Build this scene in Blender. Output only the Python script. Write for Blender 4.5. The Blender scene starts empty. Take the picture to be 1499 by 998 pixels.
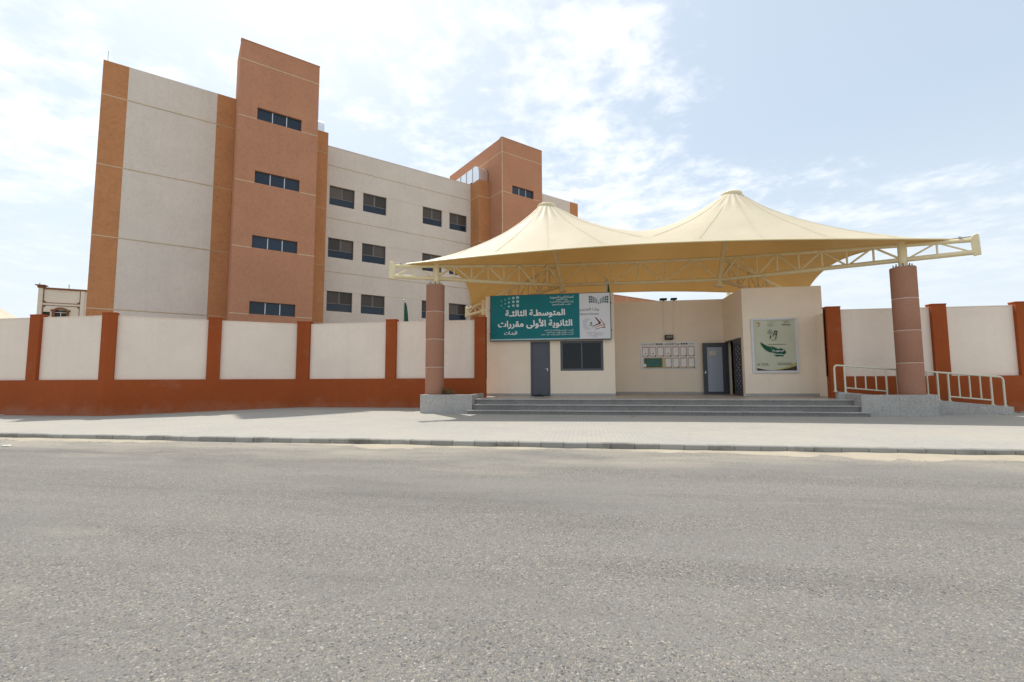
import bpy, bmesh, math, random
import numpy as np
from mathutils import Matrix, Vector, noise as mnoise

random.seed(7)
R = math.radians
scene = bpy.context.scene
COL = scene.collection

# ------------------------------------------------------------------ camera
# world axes: +X runs along the kerb to the right, +Y away from the street, Z up, road surface at z = 0
cam = bpy.data.cameras.new('camera')
cam.sensor_fit = 'HORIZONTAL'; cam.sensor_width = 36.0
cam.lens = 36.0 * 680.0 / 1499.0
cam.clip_start = 0.05; cam.clip_end = 6000
cam_ob = bpy.data.objects.new('camera', cam); COL.objects.link(cam_ob)
cam_ob.matrix_world = Matrix.Translation((0, 0, 1.5)) @ Matrix.Rotation(R(9), 4, 'Z') @ Matrix.Rotation(R(94.7), 4, 'X') @ Matrix.Rotation(R(-0.27), 4, 'Z')
scene.camera = cam_ob

# ------------------------------------------------------------------ sun, sky, exposure
SUN = Vector((-0.38, 0.41, 1.0)).normalized()
sun = bpy.data.lights.new('sun', 'SUN'); sun.energy = 2.45; sun.angle = R(0.8); sun.color = (1.0, 0.955, 0.88)
sun_ob = bpy.data.objects.new('sun', sun); COL.objects.link(sun_ob)
sun_ob.rotation_euler = SUN.to_track_quat('Z', 'Y').to_euler()
sun_ob.location = (0, 0, 60)

scene.view_settings.view_transform = 'Standard'
scene.view_settings.look = 'None'
scene.view_settings.exposure = 0.86
scene.view_settings.gamma = 1.0
scene.view_settings.use_curve_mapping = False
scene.cycles.use_denoising = True
scene.cycles.max_bounces = 8

world = bpy.data.worlds.new('World'); scene.world = world; world.use_nodes = True
def build_world():
    nt = world.node_tree; N = nt.nodes; L = nt.links; N.clear()
    def nd(t, **k):
        n = N.new(t)
        for a, b in k.items(): setattr(n, a, b)
        return n
    def math_(op, a, b=None, c=None, clamp=False):
        n = nd('ShaderNodeMath', operation=op, use_clamp=clamp)
        for i, v in enumerate((a, b, c)):
            if v is None: continue
            if isinstance(v, (int, float)): n.inputs[i].default_value = v
            else: L.new(v, n.inputs[i])
        return n.outputs[0]
    sky = nd('ShaderNodeTexSky', sky_type='NISHITA', sun_disc=False, sun_elevation=math.asin(SUN.z), sun_rotation=math.atan2(SUN.x, SUN.y),
             altitude=200, air_density=1.0, dust_density=3.0, ozone_density=1.0)
    tc = nd('ShaderNodeTexCoord')
    sep = nd('ShaderNodeSeparateXYZ'); L.new(tc.outputs['Generated'], sep.inputs[0])
    zz = math_('MAXIMUM', math_('ADD', sep.outputs[2], 0.10), 0.06)
    px = math_('DIVIDE', sep.outputs[0], zz); py = math_('DIVIDE', sep.outputs[1], zz)
    comb = nd('ShaderNodeCombineXYZ'); L.new(px, comb.inputs[0]); L.new(py, comb.inputs[1])
    def noise(scale, detail, rough, off=(0, 0, 0), dist=0.0):
        mp = nd('ShaderNodeMapping'); mp.inputs['Location'].default_value = off
        L.new(comb.outputs[0], mp.inputs[0])
        n = nd('ShaderNodeTexNoise'); n.inputs['Scale'].default_value = scale; n.inputs['Detail'].default_value = detail
        n.inputs['Roughness'].default_value = rough; n.inputs['Distortion'].default_value = dist
        L.new(mp.outputs[0], n.inputs[0]); return n.outputs[0]
    big = noise(1.1, 3, 0.5, (3.1, 1.7, 0))
    mid = noise(4.2, 9, 0.58, (0.4, 5.2, 0), 0.15)
    fin = noise(15.0, 8, 0.62, (7.7, 2.2, 0), 0.2)
    # broken cloud all round, with one wide clear gap in it
    dx = math_('MULTIPLY', math_('SUBTRACT', px, 1.15), 0.80); dy = math_('MULTIPLY', math_('SUBTRACT', py, 1.05), 1.0)
    gap = math_('SQRT', math_('ADD', math_('MULTIPLY', dx, dx), math_('MULTIPLY', dy, dy)))
    front = math_('MINIMUM', math_('SUBTRACT', gap, 0.86), 0.07)
    cov = math_('MULTIPLY_ADD', big, 0.55, math_('MULTIPLY', mid, 0.75))
    cov = math_('MULTIPLY_ADD', fin, 0.32, cov)
    cov = math_('MULTIPLY_ADD', front, 0.75, cov)
    mr = nd('ShaderNodeMapRange', interpolation_type='SMOOTHSTEP'); mr.inputs['From Min'].default_value = 0.765; mr.inputs['From Max'].default_value = 1.07
    L.new(cov, mr.inputs[0])
    # clouds melt into pale haze close to the horizon
    hz = nd('ShaderNodeMapRange', interpolation_type='SMOOTHSTEP'); hz.inputs['From Min'].default_value = 0.08; hz.inputs['From Max'].default_value = 0.46
    L.new(sep.outputs[2], hz.inputs[0])
    dens = math_('MULTIPLY', mr.outputs[0], math_('MULTIPLY_ADD', hz.outputs[0], 0.88, 0.12))
    dens = math_('MULTIPLY', dens, 0.90)
    # dusty desert air whitens the whole dome, most of all low down
    haze = nd('ShaderNodeMixRGB', blend_type='MIX'); haze.inputs[0].default_value = 0.70
    L.new(sky.outputs[0], haze.inputs[1]); haze.inputs[2].default_value = (2.86, 3.32, 3.64, 1)
    low = nd('ShaderNodeMixRGB', blend_type='MIX'); L.new(math_('MULTIPLY', math_('SUBTRACT', 1.0, hz.outputs[0]), 0.75), low.inputs[0])
    L.new(haze.outputs[0], low.inputs[1]); low.inputs[2].default_value = (3.75, 4.08, 4.38, 1)
    cl = nd('ShaderNodeMixRGB', blend_type='MIX'); L.new(dens, cl.inputs[0]); L.new(low.outputs[0], cl.inputs[1]); cl.inputs[2].default_value = (5.3, 5.34, 5.42, 1)
    bg = nd('ShaderNodeBackground'); bg.inputs[1].default_value = 0.128
    L.new(cl.outputs[0], bg.inputs[0])
    out = nd('ShaderNodeOutputWorld'); L.new(bg.outputs[0], out.inputs[0])
build_world()

# ------------------------------------------------------------------ materials
MAT = {}
class NT:
    def __init__(s, name):
        m = bpy.data.materials.new(name); m.use_nodes = True; s.m = m; s.t = m.node_tree; s.N = s.t.nodes; s.L = s.t.links
        s.b = s.N['Principled BSDF']; MAT[name] = m
        g = s.N.new('ShaderNodeNewGeometry'); s.pos = g.outputs['Position']
    def link(s, a, b): s.L.new(a, b)
    def map(s, scale=(1, 1, 1), rot=(0, 0, 0), loc=(0, 0, 0), src=None):
        n = s.N.new('ShaderNodeMapping'); n.inputs['Scale'].default_value = scale; n.inputs['Rotation'].default_value = rot; n.inputs['Location'].default_value = loc
        s.link(src or s.pos, n.inputs[0]); return n.outputs[0]
    def noise(s, scale, detail=4, rough=0.55, src=None, dist=0):
        n = s.N.new('ShaderNodeTexNoise'); n.inputs['Scale'].default_value = scale; n.inputs['Detail'].default_value = detail; n.inputs['Roughness'].default_value = rough
        n.inputs['Distortion'].default_value = dist
        s.link(src or s.pos, n.inputs[0]); return n.outputs[0]
    def vor(s, scale, feature='F1', src=None, rnd=1.0):
        n = s.N.new('ShaderNodeTexVoronoi'); n.feature = feature; n.inputs['Scale'].default_value = scale; n.inputs['Randomness'].default_value = rnd
        s.link(src or s.pos, n.inputs['Vector']); return n
    def ramp(s, fac, stops, interp='LINEAR'):
        n = s.N.new('ShaderNodeValToRGB'); n.color_ramp.interpolation = interp; e = n.color_ramp.elements
        while len(e) < len(stops): e.new(0.5)
        for i, (p, c) in enumerate(stops):
            e[i].position = p; e[i].color = (c, c, c, 1) if isinstance(c, (int, float)) else (*c, 1)
        s.link(fac, n.inputs[0]); return n.outputs[0]
    def mix(s, fac, a, b, mode='MIX'):
        n = s.N.new('ShaderNodeMixRGB'); n.blend_type = mode
        for i, v in enumerate((fac, a, b)):
            if isinstance(v, (int, float)): n.inputs[i].default_value = v if i == 0 else (v, v, v, 1)
            elif isinstance(v, tuple): n.inputs[i].default_value = (*v[:3], 1)
            else: s.link(v, n.inputs[i])
        return n.outputs[0]
    def bump(s, h, strength=0.3, dist=0.01, prev=None):
        n = s.N.new('ShaderNodeBump'); n.inputs['Strength'].default_value = strength; n.inputs['Distance'].default_value = dist
        s.link(h, n.inputs['Height'])
        if prev is not None: s.link(prev, n.inputs['Normal'])
        return n.outputs[0]
    def done(s, col=None, rough=0.8, normal=None, metal=0.0, spec=0.3):
        b = s.b
        if col is not None:
            if isinstance(col, tuple): b.inputs['Base Color'].default_value = (*col[:3], 1)
            else: s.link(col, b.inputs['Base Color'])
        if isinstance(rough, (int, float)): b.inputs['Roughness'].default_value = rough
        else: s.link(rough, b.inputs['Roughness'])
        b.inputs['Metallic'].default_value = metal; b.inputs['Specular IOR Level'].default_value = spec
        if normal is not None: s.link(normal, b.inputs['Normal'])
        return s.m

def mul(c, k): return tuple(min(1, x * k) for x in c)

def stucco(name, col, var=0.10, grain=0.5, gscale=55, streak=0.10, rough=0.9, mott=0.10, mscale=7.0, dust=0.0):
    n = NT(name)
    c = n.mix(n.ramp(n.noise(0.55, 5, 0.6), [(0.3, 0), (0.75, 1)]), mul(col, 1 - var), mul(col, 1 + var * 0.6))
    # trowel mottling
    c = n.mix(mott, c, n.ramp(n.noise(mscale, 4, 0.7), [(0.30, 0.25), (0.52, 0.95), (0.75, 1.0)]), 'MULTIPLY')
    # rain streaks and blotchy dust
    st = n.ramp(n.noise(1.0, 6, 0.65, n.map((2.6, 2.6, 0.09))), [(0.50, 0), (0.78, 1)])
    c = n.mix(n.mix(1, st, streak, 'MULTIPLY'), c, mul(col, 0.62))
    bl = n.ramp(n.noise(0.9, 7, 0.72, n.map((1, 1, 1.4), loc=(5, 2, 1))), [(0.56, 0), (0.72, 1)])
    c = n.mix(n.mix(1, bl, streak * 0.9, 'MULTIPLY'), c, (0.50, 0.42, 0.33))
    if dust:
        sx = n.N.new('ShaderNodeSeparateXYZ'); n.link(n.pos, sx.inputs[0])
        mr = n.N.new('ShaderNodeMapRange'); mr.inputs[1].default_value = 0.85; mr.inputs[2].default_value = 0.10; n.link(sx.outputs[2], mr.inputs[0])
        ad = n.N.new('ShaderNodeMath'); ad.operation = 'MULTIPLY_ADD'; n.link(mr.outputs[0], ad.inputs[0]); ad.inputs[1].default_value = 0.5; n.link(n.noise(1.6, 7, 0.72), ad.inputs[2])
        c = n.mix(n.mix(1, n.ramp(ad.outputs[0], [(0.66, 0), (1.0, 1)]), dust, 'MULTIPLY'), c, (0.46, 0.34, 0.25))
    fine = n.noise(gscale, 3, 0.6)
    c = n.mix(0.20, c, n.ramp(fine, [(0.3, 0.30), (0.65, 1.0)]), 'MULTIPLY')
    nm = n.bump(fine, grain, 0.012)
    nm = n.bump(n.noise(1.1, 3, 0.5), 0.12, 0.06, nm)
    return n.done(c, rough, nm, spec=0.15)

def plain(name, col, rough=0.6, metal=0.0, spec=0.4, var=0.08, scale=6.0):
    n = NT(name)
    f = n.noise(scale, 5, 0.6)
    c = n.mix(n.ramp(f, [(0.3, 0), (0.75, 1)]), mul(col, 1 - var), mul(col, 1 + var * 0.5))
    return n.done(c, rough, None, metal, spec)

stucco('wall_cream', (0.89, 0.765, 0.65), 0.06, 0.30, 60, 0.13, mott=0.05)
stucco('wall_rust', (0.36, 0.086, 0.025), 0.10, 0.35, 60, 0.12, mott=0.08, dust=0.22)
stucco('gate_cream', (0.92, 0.79, 0.635), 0.05, 0.25, 70, 0.10, mott=0.04)
stucco('school_beige', (0.74, 0.665, 0.585), 0.06, 0.9, 22, 0.15, mott=0.10, mscale=5.0)
stucco('school_tan', (0.56, 0.262, 0.118), 0.10, 0.9, 22, 0.14, mott=0.22, mscale=4.5)
stucco('school_brown', (0.52, 0.258, 0.155), 0.08, 0.9, 22, 0.13, mott=0.16, mscale=5.0)
stucco('joint_cream', (0.68, 0.54, 0.37), 0.10, 0.2, 50, 0.1)
stucco('joint_ochre', (0.57, 0.43, 0.26), 0.22, 0.2, 30, 0.1)
stucco('column_brown', (0.41, 0.21, 0.14), 0.10, 1.0, 45, 0.10, mott=0.14, mscale=12)
stucco('column_joint', (0.76, 0.62, 0.52), 0.06, 0.2, 50, 0.05)
stucco('house_cream', (0.66, 0.59, 0.51), 0.06, 0.3, 20, 0.10)
stucco('house_brown', (0.20, 0.09, 0.045), 0.10, 0.3, 20, 0.1)
plain('dark_metal', (0.055, 0.060, 0.070), 0.45, 0.0, 0.5)
plain('door_grey', (0.075, 0.083, 0.105), 0.42, 0.0, 0.5, 0.10, 3)
plain('window_frame', (0.095, 0.105, 0.12), 0.4, 0.0, 0.5)
plain('school_frame', (0.16, 0.155, 0.15), 0.5, 0.0, 0.4)
plain('black_plastic', (0.015, 0.015, 0.016), 0.5)
plain('chrome', (0.62, 0.62, 0.62), 0.25, 1.0)
plain('sheet_metal', (0.78, 0.79, 0.80), 0.32, 0.9, 0.5, 0.05, 4)
plain('steel_cream', (0.78, 0.67, 0.41), 0.42, 0.0, 0.5, 0.08, 5)
plain('rail_paint', (0.62, 0.60, 0.47), 0.38, 0.0, 0.5, 0.06, 8)
plain('galvanised', (0.45, 0.45, 0.44), 0.45, 0.8)
plain('sign_teal', (0.005, 0.165, 0.185), 0.5, 0.0, 0.25, 0.06, 1.5)
plain('sign_white', (0.66, 0.66, 0.68), 0.4, 0.0, 0.4, 0.04, 2)
plain('letter_white', (0.80, 0.80, 0.79), 0.45)
plain('dot_pale', (0.36, 0.56, 0.58), 0.45)
plain('dot_mid', (0.12, 0.33, 0.36), 0.45)
plain('dot_dim', (0.035, 0.19, 0.215), 0.45)
plain('ink_green', (0.012, 0.09, 0.085), 0.5)
plain('ink_grey', (0.10, 0.11, 0.13), 0.5)
plain('ink_blue', (0.10, 0.20, 0.32), 0.5)
plain('ink_black', (0.03, 0.03, 0.03), 0.6)
plain('ink_maroon', (0.12, 0.010, 0.022), 0.5)
plain('ink_gold', (0.50, 0.27, 0.07), 0.5)
plain('ink_red', (0.27, 0.020, 0.030), 0.5)
plain('ink_leaf', (0.09, 0.22, 0.03), 0.5)
plain('ink_pink', (0.50, 0.28, 0.26), 0.6)
plain('poster_green', (0.010, 0.115, 0.055), 0.55, 0, 0.3, 0.55, 14)
plain('poster_pale_green', (0.26, 0.33, 0.25), 0.6)
plain('poster_dark', (0.060, 0.042, 0.020), 0.6)
plain('poster_yellow', (0.50, 0.40, 0.04), 0.6)
plain('board_yellow', (0.56, 0.50, 0.26), 0.6)
plain('board_sheet', (0.70, 0.68, 0.63), 0.6)
plain('paper', (0.84, 0.82, 0.78), 0.7)
plain('paper_cream', (0.58, 0.52, 0.42), 0.7)
plain('chalk_green', (0.05, 0.15, 0.10), 0.6, 0, 0.3, 0.3, 9)
plain('aluminium', (0.60, 0.60, 0.62), 0.38, 0.5)
plain('frosted', (0.34, 0.37, 0.44), 0.35, 0.0, 0.5, 0.05, 3)
plain('interior_orange', (0.42, 0.17, 0.04), 0.7)
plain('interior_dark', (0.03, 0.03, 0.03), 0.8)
plain('soil', (0.10, 0.075, 0.05), 0.95)
plain('twig', (0.12, 0.10, 0.05), 0.9)
plain('leaf', (0.075, 0.10, 0.025), 0.8)
plain('flag_green', (0.012, 0.085, 0.040), 0.8)
plain('litter_white', (0.75, 0.75, 0.74), 0.6)
plain('litter_brown', (0.40, 0.24, 0.13), 0.8)
plain('lamp_glass', (0.20, 0.20, 0.19), 0.25)

def pane(name, col, rough=0.06, spec=0.5, var=0.0):
    n = NT(name)
    if var:
        oi = n.N.new('ShaderNodeObjectInfo'); col = n.mix(oi.outputs['Random'], mul(col, 1 - var), mul(col, 1 + var))
    nm = n.bump(n.noise(1.6, 2, 0.5), 0.03, 0.05)
    return n.done(col, rough, nm, 0.0, spec)
pane('pane_navy', (0.014, 0.028, 0.050), 0.10, 0.35, 0.35)
pane('pane_brown', (0.085, 0.070, 0.056), 0.22, 0.3, 0.45)
pane('pane_dark', (0.010, 0.012, 0.014), 0.04, 0.3)

def mat_poster_cloth():
    n = NT('poster_cloth')
    c = n.mix(n.ramp(n.noise(1.2, 4), [(0.3, 0), (0.8, 1)]), (0.50, 0.51, 0.38), (0.56, 0.565, 0.44))
    n.done(c, 0.6, None)
mat_poster_cloth()

def mat_granite(name='granite', k=1.0):
    n = NT(name)
    v = n.vor(38)
    c = n.ramp(v.outputs['Color'], [(0.0, (0.16, 0.155, 0.15)), (0.30, (0.36, 0.345, 0.325)), (0.7, (0.50, 0.48, 0.45)), (1.0, (0.66, 0.63, 0.59))])
    c = n.mix(0.45, c, n.ramp(n.noise(1.3, 6, 0.65), [(0.3, (0.30, 0.285, 0.265)), (0.7, (0.52, 0.50, 0.47))]))
    dirt = n.ramp(n.noise(1.0, 6, 0.6, n.map((3, 3, 0.5))), [(0.55, 0), (0.8, 1)])
    c = n.mix(n.mix(1, dirt, 0.30, 'MULTIPLY'), c, (0.38, 0.31, 0.23))
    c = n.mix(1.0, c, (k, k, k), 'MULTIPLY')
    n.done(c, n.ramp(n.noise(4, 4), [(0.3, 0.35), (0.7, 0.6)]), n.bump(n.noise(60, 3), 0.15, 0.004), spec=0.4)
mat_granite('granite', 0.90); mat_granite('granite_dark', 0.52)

def mat_floor():
    n = NT('floor_granite')
    v = n.vor(80)
    c = n.ramp(v.outputs['Color'], [(0.0, (0.22, 0.19, 0.165)), (0.5, (0.40, 0.355, 0.31)), (1.0, (0.55, 0.50, 0.44))])
    c = n.mix(0.5, c, n.ramp(n.noise(0.9, 6, 0.65), [(0.3, (0.30, 0.25, 0.205)), (0.7, (0.48, 0.43, 0.375))]))
    n.done(c, 0.42, n.bump(n.noise(60, 3), 0.1, 0.003), spec=0.4)
mat_floor()

def mat_asphalt():
    n = NT('asphalt')
    wob = n.pos
    v1 = n.vor(76, src=wob); v2 = n.vor(165, src=wob); e1 = n.vor(76, 'DISTANCE_TO_EDGE', src=wob)
    sep = n.N.new('ShaderNodeSeparateColor'); n.link(v1.outputs['Color'], sep.inputs[0])
    stone = n.ramp(sep.outputs[0], [(0.0, (0.035, 0.035, 0.036)), (0.10, (0.085, 0.085, 0.085)), (0.20, (0.150, 0.154, 0.160)), (0.45, (0.200, 0.203, 0.206)), (0.68, (0.285, 0.255, 0.205)), (0.90, (0.33, 0.305, 0.262)), (1.0, (0.46, 0.435, 0.385))])
    small = n.ramp(v2.outputs['Color'], [(0.0, (0.10, 0.098, 0.092)), (0.5, (0.21, 0.198, 0.175)), (1.0, (0.33, 0.31, 0.27))])
    sel = n.ramp(sep.outputs[1], [(0.40, 0), (0.48, 1)])
    c = n.mix(sel, small, stone)
    gap = n.ramp(e1.outputs['Distance'], [(0.0, 1), (0.13, 0)])
    c = n.mix(n.mix(1, gap, 0.70, 'MULTIPLY'), c, (0.075, 0.070, 0.062))  # bitumen between the stones, darkened further to paint in crevice shadows
    # worn wheel tracks and dusty sweeps along the street
    tr = n.ramp(n.noise(1.0, 6, 0.62, n.map((0.06, 0.55, 1), (0, 0, R(3)))), [(0.32, 0), (0.70, 1)])
    c = n.mix(n.mix(1, tr, 0.55, 'MULTIPLY'), c, (0.285, 0.270, 0.242))
    dk = n.ramp(n.noise(0.30, 6, 0.62, n.map((0.6, 1.6, 1), loc=(4, 9, 0))), [(0.50, 0), (0.72, 1)])
    c = n.mix(n.mix(1, dk, 0.50, 'MULTIPLY'), c, (0.118, 0.112, 0.105))
    dk2 = n.ramp(n.noise(1.5, 5, 0.7, n.map((0.5, 1.4, 1), loc=(1, 3, 0))), [(0.52, 0), (0.78, 1)])
    c = n.mix(n.mix(1, dk2, 0.22, 'MULTIPLY'), c, (0.15, 0.125, 0.10))
    # long dark streaks worn along the driving line
    sk = n.ramp(n.noise(1.0, 5, 0.6, n.map((0.05, 1.5, 1), (0, 0, R(2.5)), (3, 11, 0))), [(0.56, 0), (0.70, 1)])
    c = n.mix(n.mix(1, sk, 0.30, 'MULTIPLY'), c, (0.105, 0.102, 0.098))
    # areas where fines have filled the surface and the stones hardly show
    fin = n.ramp(n.noise(0.42, 5, 0.6, n.map((0.7, 1.5, 1), (0, 0, R(-6)), (7, 1, 0))), [(0.54, 0), (0.60, 1)])
    c = n.mix(n.mix(1, fin, 0.38, 'MULTIPLY'), c, n.ramp(n.noise(160, 2, 0.6), [(0.3, (0.185, 0.178, 0.165)), (0.7, (0.245, 0.236, 0.22))]))
    # blown sand lying thin near the kerb
    sx = n.N.new('ShaderNodeSeparateXYZ'); n.link(n.pos, sx.inputs[0])
    near = n.N.new('ShaderNodeMapRange'); near.inputs[1].default_value = 7.2; near.inputs[2].default_value = 10.3; n.link(sx.outputs[1], near.inputs[0])
    sn = n.noise(0.9, 7, 0.65, n.map((0.35, 1.0, 1)))
    ad = n.N.new('ShaderNodeMath'); ad.operation = 'MULTIPLY_ADD'; n.link(near.outputs[0], ad.inputs[0]); ad.inputs[1].default_value = 0.34; n.link(sn, ad.inputs[2])
    sand = n.ramp(ad.outputs[0], [(0.58, 0), (0.86, 1)])
    c = n.mix(n.mix(1, sand, 0.70, 'MULTIPLY'), c, (0.36, 0.325, 0.268))
    h = n.mix(0.5, n.ramp(v1.outputs['Distance'], [(0, 1), (0.8, 0)]), n.ramp(v2.outputs['Distance'], [(0, 1), (0.8, 0)]))
    nm = n.bump(h, 0.8, 0.009)
    nm = n.bump(n.noise(0.7, 4), 0.15, 0.06, nm)
    n.done(c, 0.88, nm, spec=0.2)
mat_asphalt()

def mat_paver():
    n = NT('paver')
    b = n.N.new('ShaderNodeTexBrick'); b.offset = 0.5; b.inputs['Scale'].default_value = 1.0
    b.inputs['Brick Width'].default_value = 0.22; b.inputs['Row Height'].default_value = 0.11; b.inputs['Mortar Size'].default_value = 0.006; b.inputs['Mortar Smooth'].default_value = 0.3
    b.inputs['Color1'].default_value = (0.375, 0.363, 0.332, 1); b.inputs['Color2'].default_value = (0.345, 0.336, 0.312, 1); b.inputs['Mortar'].default_value = (0.295, 0.275, 0.24, 1)
    n.link(n.map((1, 1, 1), (0, 0, R(90))), b.inputs['Vector'])
    c = n.mix(n.ramp(n.noise(0.35, 7, 0.65), [(0.35, 0), (0.72, 1)]), b.outputs['Color'], n.mix(0.6, b.outputs['Color'], (0.44, 0.40, 0.33)))
    dk = n.ramp(n.noise(0.8, 7, 0.7, n.map((0.5, 1.3, 1), loc=(2, 8, 0))), [(0.56, 0), (0.75, 1)])
    c = n.mix(n.mix(1, dk, 0.30, 'MULTIPLY'), c, (0.22, 0.215, 0.20))
    c = n.mix(0.12, c, n.ramp(n.noise(40, 3), [(0.3, 0.4), (0.7, 1)]), 'MULTIPLY')
    inv = n.ramp(b.outputs['Fac'], [(0, 1), (1, 0)])
    nm = n.bump(inv, 0.3, 0.004)
    n.done(c, 0.9, nm, spec=0.15)
mat_paver()

def mat_kerb():
    n = NT('kerb_concrete')
    oi = n.N.new('ShaderNodeObjectInfo')
    c = n.ramp(oi.outputs['Random'], [(0, (0.29, 0.28, 0.252)), (1, (0.40, 0.386, 0.35))])
    st = n.ramp(n.noise(0.8, 6, 0.65, n.map((1, 1, 2))), [(0.50, 0), (0.68, 1)])
    c = n.mix(n.mix(1, st, 0.75, 'MULTIPLY'), c, (0.10, 0.092, 0.08))
    c = n.mix(0.25, c, n.ramp(n.noise(45, 4, 0.7), [(0.3, 0.3), (0.7, 1)]), 'MULTIPLY')
    n.done(c, 0.92, n.bump(n.noise(30, 4, 0.7), 0.5, 0.01), spec=0.15)
mat_kerb()

def mat_sand(name, a, b):
    n = NT(name)
    c = n.mix(n.ramp(n.noise(1.4, 7, 0.7), [(0.3, 0), (0.7, 1)]), a, b)
    c = n.mix(0.3, c, n.ramp(n.noise(90, 3, 0.7), [(0.3, 0.3), (0.7, 1)]), 'MULTIPLY')
    n.done(c, 0.95, n.bump(n.noise(25, 6, 0.7), 0.6, 0.015), spec=0.1)
mat_sand('sand', (0.40, 0.345, 0.265), (0.48, 0.425, 0.335))
mat_sand('desert', (0.34, 0.28, 0.20), (0.42, 0.35, 0.26))
mat_sand('stone', (0.30, 0.27, 0.23), (0.42, 0.39, 0.34))

def mat_membrane():
    n = NT('membrane_fabric')
    c = n.mix(n.ramp(n.noise(0.7, 5, 0.6), [(0.3, 0), (0.75, 1)]), (0.62, 0.55, 0.405), (0.68, 0.605, 0.455))
    c = n.mix(n.mix(1, n.ramp(n.noise(2.2, 6, 0.7), [(0.55, 0), (0.8, 1)]), 0.22, 'MULTIPLY'), c, (0.52, 0.45, 0.33))
    at = n.N.new('ShaderNodeAttribute'); at.attribute_name = 'seam'
    c = n.mix(n.mix(1, at.outputs['Fac'], 0.12, 'MULTIPLY'), c, (0.42, 0.34, 0.20))
    # underside shade and warm bounced light are put into a darker tan colour
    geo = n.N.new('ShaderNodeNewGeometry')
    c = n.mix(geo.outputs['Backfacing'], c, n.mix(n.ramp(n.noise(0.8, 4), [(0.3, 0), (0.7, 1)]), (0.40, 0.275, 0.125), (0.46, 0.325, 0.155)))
    nm = n.bump(n.noise(1.5, 4, 0.5), 0.10, 0.06)
    n.done(c, 0.6, nm, spec=0.2)
    tr = n.N.new('ShaderNodeBsdfTranslucent'); tr.inputs[0].default_value = (0.52, 0.29, 0.08, 1)
    mx = n.N.new('ShaderNodeMixShader'); mx.inputs[0].default_value = 0.13
    n.link(n.b.outputs[0], mx.inputs[1]); n.link(tr.outputs[0], mx.inputs[2])
    n.link(mx.outputs[0], n.N['Material Output'].inputs['Surface'])
mat_membrane()

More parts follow.
